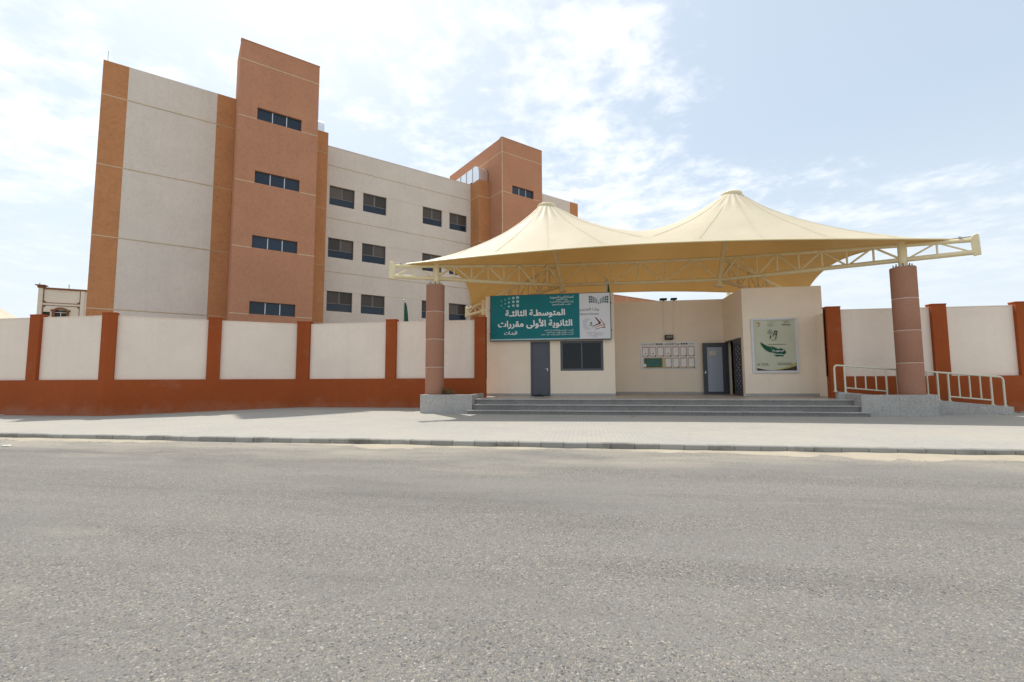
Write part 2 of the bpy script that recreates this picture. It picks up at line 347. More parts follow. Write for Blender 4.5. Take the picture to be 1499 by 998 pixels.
# ------------------------------------------------------------------ mesh helpers
class G:
    def __init__(s): s.v = []; s.f = []
    def quad(s, *p):
        i = len(s.v); s.v += [tuple(q) for q in p]; s.f.append(tuple(range(i, i + len(p)))); return s
    def box(s, x0, x1, y0, y1, z0, z1):
        i = len(s.v)
        s.v += [(x0, y0, z0), (x1, y0, z0), (x1, y1, z0), (x0, y1, z0), (x0, y0, z1), (x1, y0, z1), (x1, y1, z1), (x0, y1, z1)]
        s.f += [tuple(i + k for k in q) for q in ((0, 3, 2, 1), (4, 5, 6, 7), (0, 1, 5, 4), (1, 2, 6, 5), (2, 3, 7, 6), (3, 0, 4, 7))]
        return s
    def prism(s, poly, z0, z1):
        """plan polygon (counter-clockwise) extruded; z may be a number or one value per corner"""
        n = len(poly); i = len(s.v)
        zb = [z0] * n if isinstance(z0, (int, float)) else z0
        zt = [z1] * n if isinstance(z1, (int, float)) else z1
        s.v += [(p[0], p[1], zb[k]) for k, p in enumerate(poly)] + [(p[0], p[1], zt[k]) for k, p in enumerate(poly)]
        s.f.append(tuple(i + k for k in reversed(range(n)))); s.f.append(tuple(i + n + k for k in range(n)))
        for k in range(n):
            m = (k + 1) % n; s.f.append((i + k, i + m, i + n + m, i + n + k))
        return s
    def profile_y(s, poly, y0, y1):
        """(x, z) outline, counter-clockwise seen from -y, given depth along y"""
        n = len(poly); i = len(s.v)
        s.v += [(p[0], y0, p[1]) for p in poly] + [(p[0], y1, p[1]) for p in poly]
        s.f.append(tuple(i + k for k in range(n))); s.f.append(tuple(i + n + k for k in reversed(range(n))))
        for k in range(n):
            m = (k + 1) % n; s.f.append((i + m, i + k, i + n + k, i + n + m))
        return s
    def profile_x(s, poly, x0, x1):
        """(y, z) outline swept along x"""
        n = len(poly); i = len(s.v)
        s.v += [(x0, p[0], p[1]) for p in poly] + [(x1, p[0], p[1]) for p in poly]
        s.f.append(tuple(i + k for k in reversed(range(n)))); s.f.append(tuple(i + n + k for k in range(n)))
        for k in range(n):
            m = (k + 1) % n; s.f.append((i + k, i + m, i + n + m, i + n + k))
        return s
    def tube(s, p, q, r, n=10, r2=None):
        p = Vector(p); q = Vector(q); d = (q - p).normalized(); r2 = r if r2 is None else r2
        a = d.orthogonal().normalized(); b = d.cross(a); i = len(s.v)
        for c, rr in ((p, r), (q, r2)):
            for k in range(n):
                t = 2 * math.pi * k / n; s.v.append(tuple(c + a * (rr * math.cos(t)) + b * (rr * math.sin(t))))
        for k in range(n):
            m = (k + 1) % n; s.f.append((i + k, i + m, i + n + m, i + n + k))
        s.f.append(tuple(i + k for k in reversed(range(n)))); s.f.append(tuple(i + n + k for k in range(n)))
        return s
    def path(s, pts, r, n=8):
        pts = [Vector(p) for p in pts]; i = len(s.v); prev = None
        for j, c in enumerate(pts):
            d = (pts[min(j + 1, len(pts) - 1)] - pts[max(j - 1, 0)]).normalized()
            a = d.orthogonal().normalized() if prev is None else (prev - d * prev.dot(d)).normalized()
            prev = a; b = d.cross(a)
            for k in range(n):
                t = 2 * math.pi * k / n; s.v.append(tuple(c + a * (r * math.cos(t)) + b * (r * math.sin(t))))
        for j in range(len(pts) - 1):
            for k in range(n):
                m = (k + 1) % n; s.f.append((i + j * n + k, i + j * n + m, i + (j + 1) * n + m, i + (j + 1) * n + k))
        s.f.append(tuple(i + k for k in reversed(range(n)))); e = i + (len(pts) - 1) * n; s.f.append(tuple(e + k for k in range(n)))
        return s
    def lathe(s, c, prof, n=32):
        i = len(s.v)
        for (r, z) in prof:
            for k in range(n):
                t = 2 * math.pi * k / n; s.v.append((c[0] + r * math.cos(t), c[1] + r * math.sin(t), c[2] + z))
        for j in range(len(prof) - 1):
            for k in range(n):
                m = (k + 1) % n; s.f.append((i + j * n + k, i + j * n + m, i + (j + 1) * n + m, i + (j + 1) * n + k))
        s.f.append(tuple(i + k for k in reversed(range(n)))); e = i + (len(prof) - 1) * n; s.f.append(tuple(e + k for k in range(n)))
        return s
    def wall_holes(s, x0, x1, z0, z1, yf, yb, holes):
        """slab facing -y between yf and yb with rectangular openings (hx0, hx1, hz0, hz1)"""
        xs = sorted({x0, x1, *[h[0] for h in holes], *[h[1] for h in holes]}); zs = sorted({z0, z1, *[h[2] for h in holes], *[h[3] for h in holes]})
        def inh(a, b): return any(h[0] < a < h[1] and h[2] < b < h[3] for h in holes)
        for a, b in zip(xs, xs[1:]):
            for c, d in zip(zs, zs[1:]):
                if inh((a + b) / 2, (c + d) / 2): continue
                s.quad((a, yf, c), (b, yf, c), (b, yf, d), (a, yf, d)); s.quad((b, yb, c), (a, yb, c), (a, yb, d), (b, yb, d))
        def rev(a0, a1, b0, b1, flip):
            qs = [[(a0, yf, b0), (a0, yb, b0), (a0, yb, b1), (a0, yf, b1)], [(a1, yb, b0), (a1, yf, b0), (a1, yf, b1), (a1, yb, b1)],
                  [(a0, yf, b0), (a1, yf, b0), (a1, yb, b0), (a0, yb, b0)], [(a0, yf, b1), (a0, yb, b1), (a1, yb, b1), (a1, yf, b1)]]
            for q in qs: s.quad(*(q if not flip else q[::-1]))
        for h in holes: rev(*h, False)
        rev(x0, x1, z0, z1, True)
        return s

ORG = {}
def thing(name, label, cat, loc, rotz=0.0, group=None, kind=None):
    o = bpy.data.objects.new(name, None); COL.objects.link(o); o.empty_display_size = 0.3
    c, s = math.cos(rotz), math.sin(rotz)
    o.location = (c * loc[0] - s * loc[1], s * loc[0] + c * loc[1], loc[2]); o.rotation_euler = (0, 0, rotz)
    ORG[o] = Vector(loc)
    tag(o, label, cat, group, kind or 'thing'); return o
def tag(o, label=None, cat=None, group=None, kind='thing'):
    if label: o['label'] = label
    if cat: o['category'] = cat
    if group: o['group'] = group
    if kind: o['kind'] = kind
    return o
def mk(name, g, mat, parent=None, bevel=0.0, smooth=False, seg=1, recalc=False, org=None):
    """one mesh object; coordinates are given in the frame of the top thing"""
    o0 = ORG[parent] if parent is not None else (Vector(org) if org is not None else Vector((0, 0, 0)))
    me = bpy.data.meshes.new(name)
    me.from_pydata([(v[0] - o0.x, v[1] - o0.y, v[2] - o0.z) for v in g.v], [], g.f)
    if recalc:
        bm = bmesh.new(); bm.from_mesh(me); bmesh.ops.recalc_face_normals(bm, faces=bm.faces); bm.to_mesh(me); bm.free()
    me.materials.append(MAT[mat])
    if smooth:
        me.polygons.foreach_set('use_smooth', [True] * len(me.polygons)); me.set_sharp_from_angle(angle=R(40))
    me.update()
    o = bpy.data.objects.new(name, me); COL.objects.link(o); ORG[o] = o0
    if parent is not None: o.parent = parent
    else: o.location = o0
    if bevel:
        b = o.modifiers.new('bevel', 'BEVEL'); b.width = bevel; b.segments = seg; b.limit_method = 'ANGLE'; b.angle_limit = R(40)
    return o

def flat(name, pts, y, mat, parent, th=0.003):
    """thin printed or cut shape on a plane facing -y: (x, z) corners"""
    a = sum(p[0] * q[1] - q[0] * p[1] for p, q in zip(pts, pts[1:] + pts[:1]))
    if a < 0: pts = pts[::-1]
    return mk(name, G().profile_y(pts, y - th, y), mat, parent)
def disc(cx, cz, r, n=14): return [(cx + r * math.cos(2 * math.pi * k / n), cz + r * math.sin(2 * math.pi * k / n)) for k in range(n)]

# Arabic lettering: contextual letter forms, laid out right to left
_AR = {'ا': 'FE8D FE8E', 'أ': 'FE83 FE84', 'إ': 'FE87 FE88', 'آ': 'FE81 FE82', 'ب': 'FE8F FE90 FE91 FE92', 'ة': 'FE93 FE94', 'ت': 'FE95 FE96 FE97 FE98',
       'ث': 'FE99 FE9A FE9B FE9C', 'ج': 'FE9D FE9E FE9F FEA0', 'ح': 'FEA1 FEA2 FEA3 FEA4', 'د': 'FEA9 FEAA', 'ر': 'FEAD FEAE', 'ز': 'FEAF FEB0',
       'س': 'FEB1 FEB2 FEB3 FEB4', 'ط': 'FEC1 FEC2 FEC3 FEC4', 'ع': 'FEC9 FECA FECB FECC', 'ق': 'FED5 FED6 FED7 FED8', 'ك': 'FED9 FEDA FEDB FEDC',
       'ل': 'FEDD FEDE FEDF FEE0', 'م': 'FEE1 FEE2 FEE3 FEE4', 'ن': 'FEE5 FEE6 FEE7 FEE8', 'ه': 'FEE9 FEEA FEEB FEEC', 'و': 'FEED FEEE', 'ى': 'FEEF FEF0',
       'ي': 'FEF1 FEF2 FEF3 FEF4', 'لا': 'FEFB FEFC', 'لأ': 'FEF7 FEF8', 'لإ': 'FEF9 FEFA', 'ـ': '0640 0640 0640 0640'}
_AR = {k: [chr(int(h, 16)) for h in v.split()] for k, v in _AR.items()}
def arabic(t):
    tok = []; i = 0
    while i < len(t):
        if t[i:i + 2] in _AR: tok.append(t[i:i + 2]); i += 2
        else: tok.append(t[i]); i += 1
    out = []
    for k, c in enumerate(tok):
        if c not in _AR: out.append(c); continue
        f = _AR[c]
        pj = k > 0 and tok[k - 1] in _AR and len(_AR[tok[k - 1]]) == 4
        nj = k + 1 < len(tok) and tok[k + 1] in _AR and len(f) == 4
        out.append(f[3] if pj and nj else f[1] if pj else f[2] if nj else f[0])
    # digits keep their own left-to-right order
    res = []; run = []
    for c in out:
        if c.isdigit(): run.append(c)
        else:
            if run: res.append(''.join(run)); run = []
            res.append(c)
    if run: res.append(''.join(run))
    return ''.join(reversed(res))
def lettering(name, body, x0, x1, z0, z1, y, mat, parent, bold=0.0, th=0.004):
    """one line of writing; heavier weights are struck several times with small shifts"""
    cu = bpy.data.curves.new('text', 'FONT'); cu.body = body; cu.size = 1.0; cu.resolution_u = 3; cu.fill_mode = 'FRONT'
    to = bpy.data.objects.new('text', cu); COL.objects.link(to)
    dg = bpy.context.evaluated_depsgraph_get()
    me = bpy.data.meshes.new_from_object(to.evaluated_get(dg))
    bpy.data.objects.remove(to); bpy.data.curves.remove(cu)
    vs = np.array([v.co[:2] for v in me.vertices]); lo = vs.min(0) - bold; hi = vs.max(0) + bold; sc = np.array([x1 - x0, z1 - z0]) / (hi - lo)
    fs = [tuple(p.vertices) for p in me.polygons]; bpy.data.meshes.remove(me)
    g = G(); shifts = [(0, 0)]
    if bold: shifts += [(bold * math.cos(k * math.pi / 4), bold * math.sin(k * math.pi / 4)) for k in range(8)]
    for n, (dx, dy) in enumerate(shifts):
        i = len(g.v)
        g.v += [(x0 + (v[0] + dx - lo[0]) * sc[0], y - th - n * 0.0003, z0 + (v[1] + dy - lo[1]) * sc[1]) for v in vs]; g.f += [tuple(i + q for q in f) for f in fs]
    return mk(name, g, mat, parent)

# ------------------------------------------------------------------ ground, road, pavement, kerb
def sheet(name, x0, x1, y0, y1, zf, mat, nx=1, ny=1, kind='structure'):
    g = G()
    for j in range(ny + 1):
        for i in range(nx + 1):
            x = x0 + (x1 - x0) * i / nx; y = y0 + (y1 - y0) * j / ny; g.v.append((x, y, zf(x, y) if callable(zf) else zf))
    for j in range(ny):
        for i in range(nx):
            a = j * (nx + 1) + i; g.f.append((a, a + 1, a + nx + 2, a + nx + 1))
    o = mk(name, g, mat); o['kind'] = kind; return o
sheet('ground', -3000, 3000, -3000, 3000, -0.06, 'desert')
KT = 10.30     # kerb face
sheet('road', -300, 300, -14, KT + 0.02, lambda x, y: 0.0, 'asphalt', 6, 2)
def pave_z(y): return 0.118 if y < 16 else 0.118 + min(1, (y - 16) / 4.2) * 0.13
g = G(); rows = [KT + 0.15, 13, 16, 17.4, 18.8, 20.2, 26]
xs = [-300, -60, -30, -10, 0, 10, 30, 60, 300]
for y in rows:
    for x in xs: g.v.append((x, y, pave_z(y)))
for j in range(len(rows) - 1):
    for i in range(len(xs) - 1):
        a = j * len(xs) + i; g.f.append((a, a + 1, a + len(xs) + 1, a + len(xs)))
o = mk('pavement', g, 'paver', smooth=True); o['kind'] = 'structure'

kerb = bpy.data.objects.new('kerb', None); COL.objects.link(kerb); kerb['kind'] = 'structure'; ORG[kerb] = Vector((0, 0, 0))
km = []
for k in range(4):
    j = lambda a: (random.random() - 0.5) * a
    prof = [(KT + j(.006), -0.10), (KT + 0.16, -0.10), (KT + 0.16, 0.122), (KT + 0.028, 0.122 + j(.006)), (KT + 0.006, 0.104 + j(.008))]
    o = mk('kerb_stone', G().profile_x(prof, 0.004, 0.496), 'kerb_concrete', kerb, bevel=0.006, recalc=True); km.append(o)
for i in range(64):
    if i < 4: o = km[i]
    else:
        s = km[i % 4]; o = s.copy(); COL.objects.link(o); o.parent = kerb
    o.location = (-19.5 + 0.5 * i, (random.random() - 0.5) * 0.010, (random.random() - 0.5) * 0.008)
for x0, x1 in ((-300, -19.51), (12.51, 300)):
    o = mk('kerb_run', G().profile_x([(KT, -0.10), (KT + 0.16, -0.10), (KT + 0.16, 0.122), (KT + 0.025, 0.122), (KT, 0.10)], x0, x1), 'kerb_concrete', kerb, recalc=True)

# sand blown against the kerb: a low ragged drift
def drift_h(x, y):
    a = mnoise.fractal(Vector((x * 0.33, 3.3, 0.7)), 0.8, 2.0, 4) * 0.5 + 0.5
    b = mnoise.fractal(Vector((x * 1.7, y * 2.6, 5.1)), 0.8, 2.0, 4)
    w = 0.16 + 1.0 * max(0, a - 0.28)
    d = (KT + 0.01 - y) / w
    return 0.010 + 0.042 * max(0, a - 0.3) - 0.026 * d + 0.008 * b - 0.006
sheet('sand_drift', -22, 14, KT - 1.25, KT + 0.01, drift_h, 'sand', 420, 26, 'stuff')

g = G()
def pebble(g, x, y, z, r):
    base = [(0, 0, 1), (1, 0, .1), (.3, .95, 0), (-.8, .6, .1), (-.8, -.6, 0), (.3, -.95, .1), (0, 0, -.8)]
    i = len(g.v); rot = random.random() * 6.28; c, s = math.cos(rot), math.sin(rot); sx, sy, sz = (random.uniform(.7, 1.3) for _ in range(3))
    for b in base:
        p = (b[0] * sx * r, b[1] * sy * r, b[2] * sz * r * .7); g.v.append((x + c * p[0] - s * p[1], y + s * p[0] + c * p[1], z + p[2]))
    for k in range(1, 6):
        m = k % 5 + 1; g.f += [(i, i + k, i + m), (i + 6, i + m, i + k)]
for _ in range(900):
    x = random.uniform(-20, 12); y = KT - abs(random.gauss(0, 0.9)); pebble(g, x, y, 0.004, random.uniform(.004, .014))
for _ in range(140):
    x = random.uniform(-22, 14); y = random.uniform(KT + .3, 15.5); pebble(g, x, y, pave_z(y) + .003, random.uniform(.005, .014))
for _ in range(60):
    x = random.uniform(-26, -18.8); y = 15.62 - abs(random.gauss(0, .12)); pebble(g, x, y, .125, random.uniform(.008, .03))
o = mk('gravel', g, 'stone'); o['kind'] = 'stuff'; o['label'] = 'loose pebbles and grit along the kerb and wall foot'

# ------------------------------------------------------------------ perimeter walls
HP, HW, HB = 4.165, 4.28, 1.555
def perimeter(name, label, pts, gaps, closed_end=False):
    """pts: plan polyline of the wall face with a pilaster at each point"""
    t = thing(name, label, 'wall', (pts[0][0], pts[0][1], 0.0))
    th = 0.26
    P = [Vector(q) for q in pts]
    P[0] = P[0] - (P[1] - P[0]).normalized() * 0.25; P[-1] = P[-1] + (P[-1] - P[-2]).normalized() * 0.25
    def offset(o):
        out = []
        for i, q in enumerate(P):
            ns = []
            if i > 0: d = (q - P[i - 1]).normalized(); ns.append(Vector((-d.y, d.x)))
            if i < len(P) - 1: d = (P[i + 1] - q).normalized(); ns.append(Vector((-d.y, d.x)))
            nm = sum(ns, Vector((0, 0))).normalized(); out.append(tuple(q + nm * (o / nm.dot(ns[0]))))
        return out
    mk('base_band', G().prism(offset(0.0) + offset(th)[::-1], -0.05, HB), 'wall_rust', t)
    for i in range(len(P) - 1):
        def seg(o0, o1): A, B = offset(o0), offset(o1); return [A[i], A[i + 1], B[i + 1], B[i]]
        ip = mk('infill_panel', G().prism(seg(0.13, th - 0.02), HB + 0.002, HP - 0.03), 'wall_cream', t)
        mk('coping', G().prism(seg(0.115, th + 0.01), HP - 0.029, HP), 'wall_cream', ip)
    for i, p in enumerate(pts):
        p = Vector(p); ds = []
        if i > 0: ds.append((p - Vector(pts[i - 1])).normalized())
        if i < len(pts) - 1: ds.append((Vector(pts[i + 1]) - p).normalized())
        w = 0.25
        if len(ds) == 2 and abs(ds[0].cross(ds[1])) > 0.05:
            n0 = Vector((-ds[0].y, ds[0].x)); n1 = Vector((-ds[1].y, ds[1].x)); nm = (n0 + n1).normalized()
            k = 1 / nm.dot(n0)
            f = p - nm * (0.004 * k); bk = p + nm * ((th + 0.045) * k)
            poly = [tuple(p - ds[0] * w * 1.15 - n0 * .004), tuple(f), tuple(p + ds[1] * w * 1.15 - n1 * .004), tuple(p + ds[1] * w * 1.15 + n1 * (th + .045)), tuple(bk), tuple(p - ds[0] * w * 1.15 + n0 * (th + .045))]
        else:
            d = ds[0]; n0 = Vector((-d.y, d.x))
            poly = [tuple(p - d * w - n0 * .004), tuple(p + d * w - n0 * .004), tuple(p + d * w + n0 * (th + .045)), tuple(p - d * w + n0 * (th + .045))]
        pl = mk('pilaster', G().prism(poly, HB - 0.012, HW - 0.05), 'wall_rust', t, bevel=0.006)
        c = Vector((sum(q[0] for q in poly) / len(poly), sum(q[1] for q in poly) / len(poly)))
        cap = [tuple(c + (Vector(q) - c) * 1.06) for q in poly]
        mk('cap', G().prism(cap, HW - 0.049, HW), 'wall_rust', pl, bevel=0.01)
    return t
perimeter('perimeter_wall', 'long rust and cream perimeter wall bending back at a corner, left of the granite steps',
          [(-37.0, 15.8), (-33.3, 15.8), (-29.6, 15.8), (-26.2, 15.8), (-22.55, 15.8), (-18.98, 15.8), (-16.08, 18.02), (-13.15, 20.06), (-8.80, 20.06), (-4.62, 20.06)], 0)
perimeter('perimeter_wall', 'straight rust and cream perimeter wall behind the ramp handrail',
          [(9.58, 19.72), (13.22, 19.72), (15.98, 19.72), (19.6, 19.72), (23.2, 19.72)], 0)

# ------------------------------------------------------------------ entrance steps and platform
ZP = 0.72
t = thing('entrance_steps', 'wide grey granite steps rising to the platform under the canopy', 'steps', (2.5, 17.6, 0.1))
SL, SR = -4.42, 9.38
for k in range(3):
    z1 = 0.12 + 0.2 * (k + 1); y0 = 17.56 + 0.36 * k
    l, r = (SL - 0.13, SR + 0.13) if k == 0 else (SL + 0.004, SR - 0.004)
    if k == 0: yb = 17.83
    n = 9; w = (r - l) / n
    for i in range(n):
        x0 = l + w * i + 0.002; x1 = l + w * (i + 1) - 0.002
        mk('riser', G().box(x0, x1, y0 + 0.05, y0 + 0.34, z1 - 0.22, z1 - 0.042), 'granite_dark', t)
    n = 7; w = (r - l) / n
    for i in range(n):
        x0 = l + w * i + 0.0015; x1 = l + w * (i + 1) - 0.0015
        if k == 0: mk('tread', G().box(x0, x1, y0, 17.842 if (i in (0, n - 1)) else y0 + 0.43, z1 - 0.040, z1), 'granite', t, bevel=0.008)
        elif k == 1: mk('tread', G().box(x0, x1, y0, y0 + 0.43, z1 - 0.040, z1), 'granite', t, bevel=0.008)
        else: mk('tread', G().box(x0, x1, y0, y0 + 0.34, z1 - 0.040, z1), 'granite', t, bevel=0.008)
for i in range(10):
    w = (10.4 + 4.9) / 10
    for j in range(4):
        yy = 18.624 + j * 1.5
        a = max(-4.9 + w * i, SL + 0.004) if j == 0 else -4.9 + w * i
        b = min(-4.9 + w * (i + 1), SR - 0.004) if j == 0 else -4.9 + w * (i + 1)
        mk('floor_slab', G().box(a + .0015, b - .0015, yy + .0015, yy + 1.4985, ZP - 0.05, ZP), 'floor_granite', t)
mk('platform_core', G().box(-4.9, 10.4, 19.0, 24.6, 0.0, ZP - 0.052), 'granite', t)

# ------------------------------------------------------------------ granite planters that carry the columns
def planter(label, x0, x1, back):
    t = thing('column_planter', label, 'planter', ((x0 + x1) / 2, 17.85, 0.1), group='granite planters beside the steps')
    zt = 0.905; w = 0.14; y0, y1 = 17.85, back
    n = 2
    for i in range(n):
        a = x0 + (x1 - x0) * i / n; b = x0 + (x1 - x0) * (i + 1) / n
        mk('front_slab', G().box(a + .001, b - .001, y0, y0 + w, 0.02, zt), 'granite', t, bevel=0.006)
    for a in (x0, x1 - w): mk('side_slab', G().box(a, a + w, y0 + w + .001, y1, 0.02, zt - 0.002), 'granite', t, bevel=0.006)
    mk('soil_bed', G().box(x0 + w, x1 - w, y0 + w, y1 - .01, 0.1, zt - 0.05), 'soil', t)
    return t
planter('speckled granite planter under the left column, with a dry shrub in it', -6.55, -4.425, 20.0)
planter('speckled granite planter under the right column beside the ramp', 9.385, 11.74, 18.78)

# ------------------------------------------------------------------ columns
def column(label, x):
    t = thing('support_column', label, 'column', (x, 18.38, 0.86), group='round columns carrying the canopy')
    h = (5.42 - 0.86) / 4
    for k in range(4):
        z0 = 0.86 + h * k
        mk('drum', G().lathe((x, 18.38, 0), [(0.375, z0 + (0.012 if k else 0)), (0.380, z0 + .02), (0.380, z0 + h - 0.03), (0.375, z0 + h - 0.012)], 40), 'column_brown', t, smooth=True)
        if k: mk('joint_ring', G().lathe((x, 18.38, 0), [(0.366, z0 - 0.013), (0.370, z0 - 0.010), (0.370, z0 + 0.010), (0.366, z0 + 0.013)], 40), 'column_joint', t, smooth=True)
    mk('base_plate', G().box(x - .24, x + .24, 18.14, 18.62, 5.409, 5.445), 'galvanised', t)
    for k in range(8):
        a = k * math.pi / 4 + .3; r = .26
        bx, by = x + r * math.cos(a), 18.38 + r * math.sin(a)
        mk('anchor_bolt', G().tube((bx, by, 5.40), (bx, by, 5.53), .018, 6), 'dark_metal', t)
    return t
column('round brown column with pale joints standing in the left planter', -6.13)
column('round brown column with pale joints standing in the right planter', 11.28)

# ------------------------------------------------------------------ tensile canopy
def canopy():
    XC, YM = 2.60, 22.95
    t = thing('entrance_canopy', 'cream two-peaked tensile fabric canopy on steel trusses over the entrance', 'canopy', (XC, YM, 5.3))
    FX = 3.68               # masts feet either side of the centre
    PX = 4.42               # peaks
    ZR = 10.17
    colx = 8.705; coly = 18.38
    # --- trusses
    def rise(a, b, f): return a + (b - a) * f
    mast_foot = lambda sx: Vector((XC + sx * FX, YM, 5.85)); mast_top = lambda sx: Vector((XC + sx * PX, YM, ZR + 0.02))
    def on_mast(sx, z):
        a, b = mast_foot(sx), mast_top(sx); return a + (b - a) * ((z - a.z) / (b.z - a.z))
    def strut(p, q, r, parent): return mk('strut', G().tube(p, q, r, 8), 'steel_cream', parent, smooth=True)
    for sx in (-1, 1):
        for sy in (-1, 1):
            cpt = Vector((XC + sx * colx, YM + sy * (YM - coly), 0))
            mp = Vector((XC + sx * FX, YM, 0)); d = (cpt - mp).normalized(); L = (cpt - mp).length
            tipd = L + 1.86
            def bot(s): return Vector((mp.x + d.x * s, mp.y + d.y * s, 6.14 - (0.44 / L) * s))
            def top(s): return Vector((mp.x + d.x * s, mp.y + d.y * s, 7.18 - 0.95 * s / L)) if s <= L else Vector((mp.x + d.x * s, mp.y + d.y * s, 6.23 - 0.13 * (s - L)))
            m0 = 0.10
            g = G().tube(bot(m0), bot(tipd), .085, 12)
            g.tube(top(m0) + Vector((sx * .2, 0, 0)), top(L), .075, 12).tube(top(L - .01), top(tipd), .075, 12)
            tr = mk('truss', g, 'steel_cream', t, smooth=True)
            n = 8
            for k in range(n):
                s0 = m0 + (L - m0) * k / n; s1 = m0 + (L - m0) * (k + 1) / n
                strut(bot(s0) if k % 2 == 0 else top(s0), top(s1) if k % 2 == 0 else bot(s1), .038, tr)
                if k: strut(bot(s0), top(s0), .038, tr)
            sm = (L + tipd) / 2
            strut(bot(L + .1), top(sm), .03, tr); strut(bot(sm), top(sm), .03, tr); strut(top(sm), bot(tipd - .05), .03, tr)
            mk('post', G().tube((cpt.x, cpt.y, 5.44), (cpt.x, cpt.y, 6.34), .135, 20), 'steel_cream', tr, smooth=True)
            # end plate with an ear for the cable
            e0 = bot(tipd); e1 = top(tipd); side = Vector((-d.y, d.x, 0))
            pts = [(-.06, e0.z - .12), (.13, e0.z - .10), (.11, e1.z + .16), (.05, e1.z + .19), (-.02, e1.z + .16), (-.10, e1.z + .04)]
            g = G(); nn = len(pts)
            for w in (-.07, .07): g.v += [tuple(Vector((e0.x, e0.y, 0)) + d * a + side * w + Vector((0, 0, z))) for a, z in pts]
            g.f = [tuple(range(nn)), tuple(reversed(range(nn, 2 * nn)))] + [(k, k + nn, (k + 1) % nn + nn, (k + 1) % nn) for k in range(nn)]
            mk('end_plate', g, 'steel_cream', tr, bevel=0.012, recalc=True)
            # turnbuckle from the plate ear to the fabric corner
            ear = Vector((e0.x, e0.y, e1.z + .12)) + d * 0.0; cor = Vector((mp.x + d.x * (tipd - .56), mp.y + d.y * (tipd - .56), 6.15))
            u = (cor - ear).normalized(); sd = side * .045
            a1 = ear + u * .10; a2 = ear + u * .34
            g = G().tube(ear, a1, .014, 6).tube(a1 + sd, a2 + sd, .012, 6).tube(a1 - sd, a2 - sd, .012, 6).tube(a1 - sd, a1 + sd, .014, 6).tube(a2 - sd * 1.8, a2 + sd * 1.8, .04, 8).tube(a2, cor, .018, 6)
            mk('turnbuckle', g, 'galvanised', tr)
    g = G()
    zb, zt = 6.16, 7.18
    b0, b1 = on_mast(-1, zb), on_mast(1, zb); t0, t1 = on_mast(-1, zt), on_mast(1, zt)
    tr = mk('truss', g.tube(b0, b1, .08, 12).tube(t0, t1, .075, 12), 'steel_cream', t, smooth=True)
    n = 6
    B = [b0.lerp(b1, k / n) for k in range(n + 1)]; T = [t0.lerp(t1, k / n) for k in range(n + 1)]
    for k in range(n):
        strut(B[k] if k % 2 == 0 else T[k], T[k + 1] if k % 2 == 0 else B[k + 1], .038, tr)
        if k: strut(B[k], T[k], .038, tr)
    for sx in (-1, 1):
        m = mk('mast', G().tube(mast_foot(sx), mast_top(sx), .125, 20), 'steel_cream', t, smooth=True)
        f = mast_foot(sx); ax = (mast_top(sx) - f).normalized()
        mk('foot_flange', G().tube(f - ax * .05, f + ax * .02, .19, 20), 'steel_cream', m, smooth=True)
        c = mast_top(sx)
        mk('peak_ring', G().lathe((c.x, c.y, c.z), [(.44, -.06), (.47, -.03), (.475, .07), (.44, .10), (.40, .10)], 32), 'steel_cream', m, smooth=True)
    # --- fabric: heights from a tension balance solved on a polar mesh around each peak
    cx, cy = colx + 0.99, (YM - coly) + 0.86           # fabric corner from centre
    ZC = 6.15
    def edge_front(u):                          # u 0 corner .. 1 middle
        w = math.sin(u * math.pi / 2); return (-cx * (1 - u), -(cy - 0.85 * w ** 1.1), ZC + 0.60 * w)
    def edge_left(u):                           # u -1 front corner .. 1 back corner
        w = max(0.0, math.cos(u * math.pi / 2)); return (-(cx - 0.72 * w), cy * u, ZC + 0.72 * w)
    def edge_back(u):
        w = math.sin(u * math.pi / 2); return (-cx * (1 - u), cy - 0.75 * w ** 1.1, ZC + 0.42 * w)
    NF, NLft, NC = 34, 32, 24
    bd = []
    for k in range(NLft): bd.append((*edge_left(-1 + 2 * k / NLft), 1))
    for k in range(NF): bd.append((*edge_back(k / NF), 1))
    yb, yf = edge_back(1)[1], edge_front(1)[1]
    for k in range(NC): bd.append((0.0, yb + (yf - yb) * k / NC, edge_back(1)[2], 1 if k == 0 else 0))
    for k in range(NF): p = edge_front(1 - k / NF); bd.append((p[0], p[1], p[2], 1))
    NB = len(bd); NRAD = 26; r0 = 0.45; P = np.array([-PX, 0.0])
    V = np.zeros((NRAD + 1, NB, 3)); fixed = np.zeros((NRAD + 1, NB), bool)
    for i, (x, y, z, fx) in enumerate(bd):
        a = math.atan2(y - P[1], x - P[0]); ring = P + r0 * np.array([math.cos(a), math.sin(a)])
        for j in range(NRAD + 1):
            w = j / NRAD; w = 0.35 * w + 0.65 * w ** 2.0
            q = ring * (1 - w) + np.array([x, y]) * w; V[j, i] = (*q, z)
        V[0, i, 2] = ZR; fixed[0, i] = True; fixed[NRAD, i] = bool(fx)
    idx = lambda j, i: j * NB + i % NB
    tris = []
    for j in range(NRAD):
        for i in range(NB):
            tris += [(idx(j, i), idx(j + 1, i), idx(j + 1, i + 1)), (idx(j, i), idx(j + 1, i + 1), idx(j, i + 1))]
    X = V.reshape(-1, 3).copy(); nV = len(X); fx = fixed.reshape(-1)
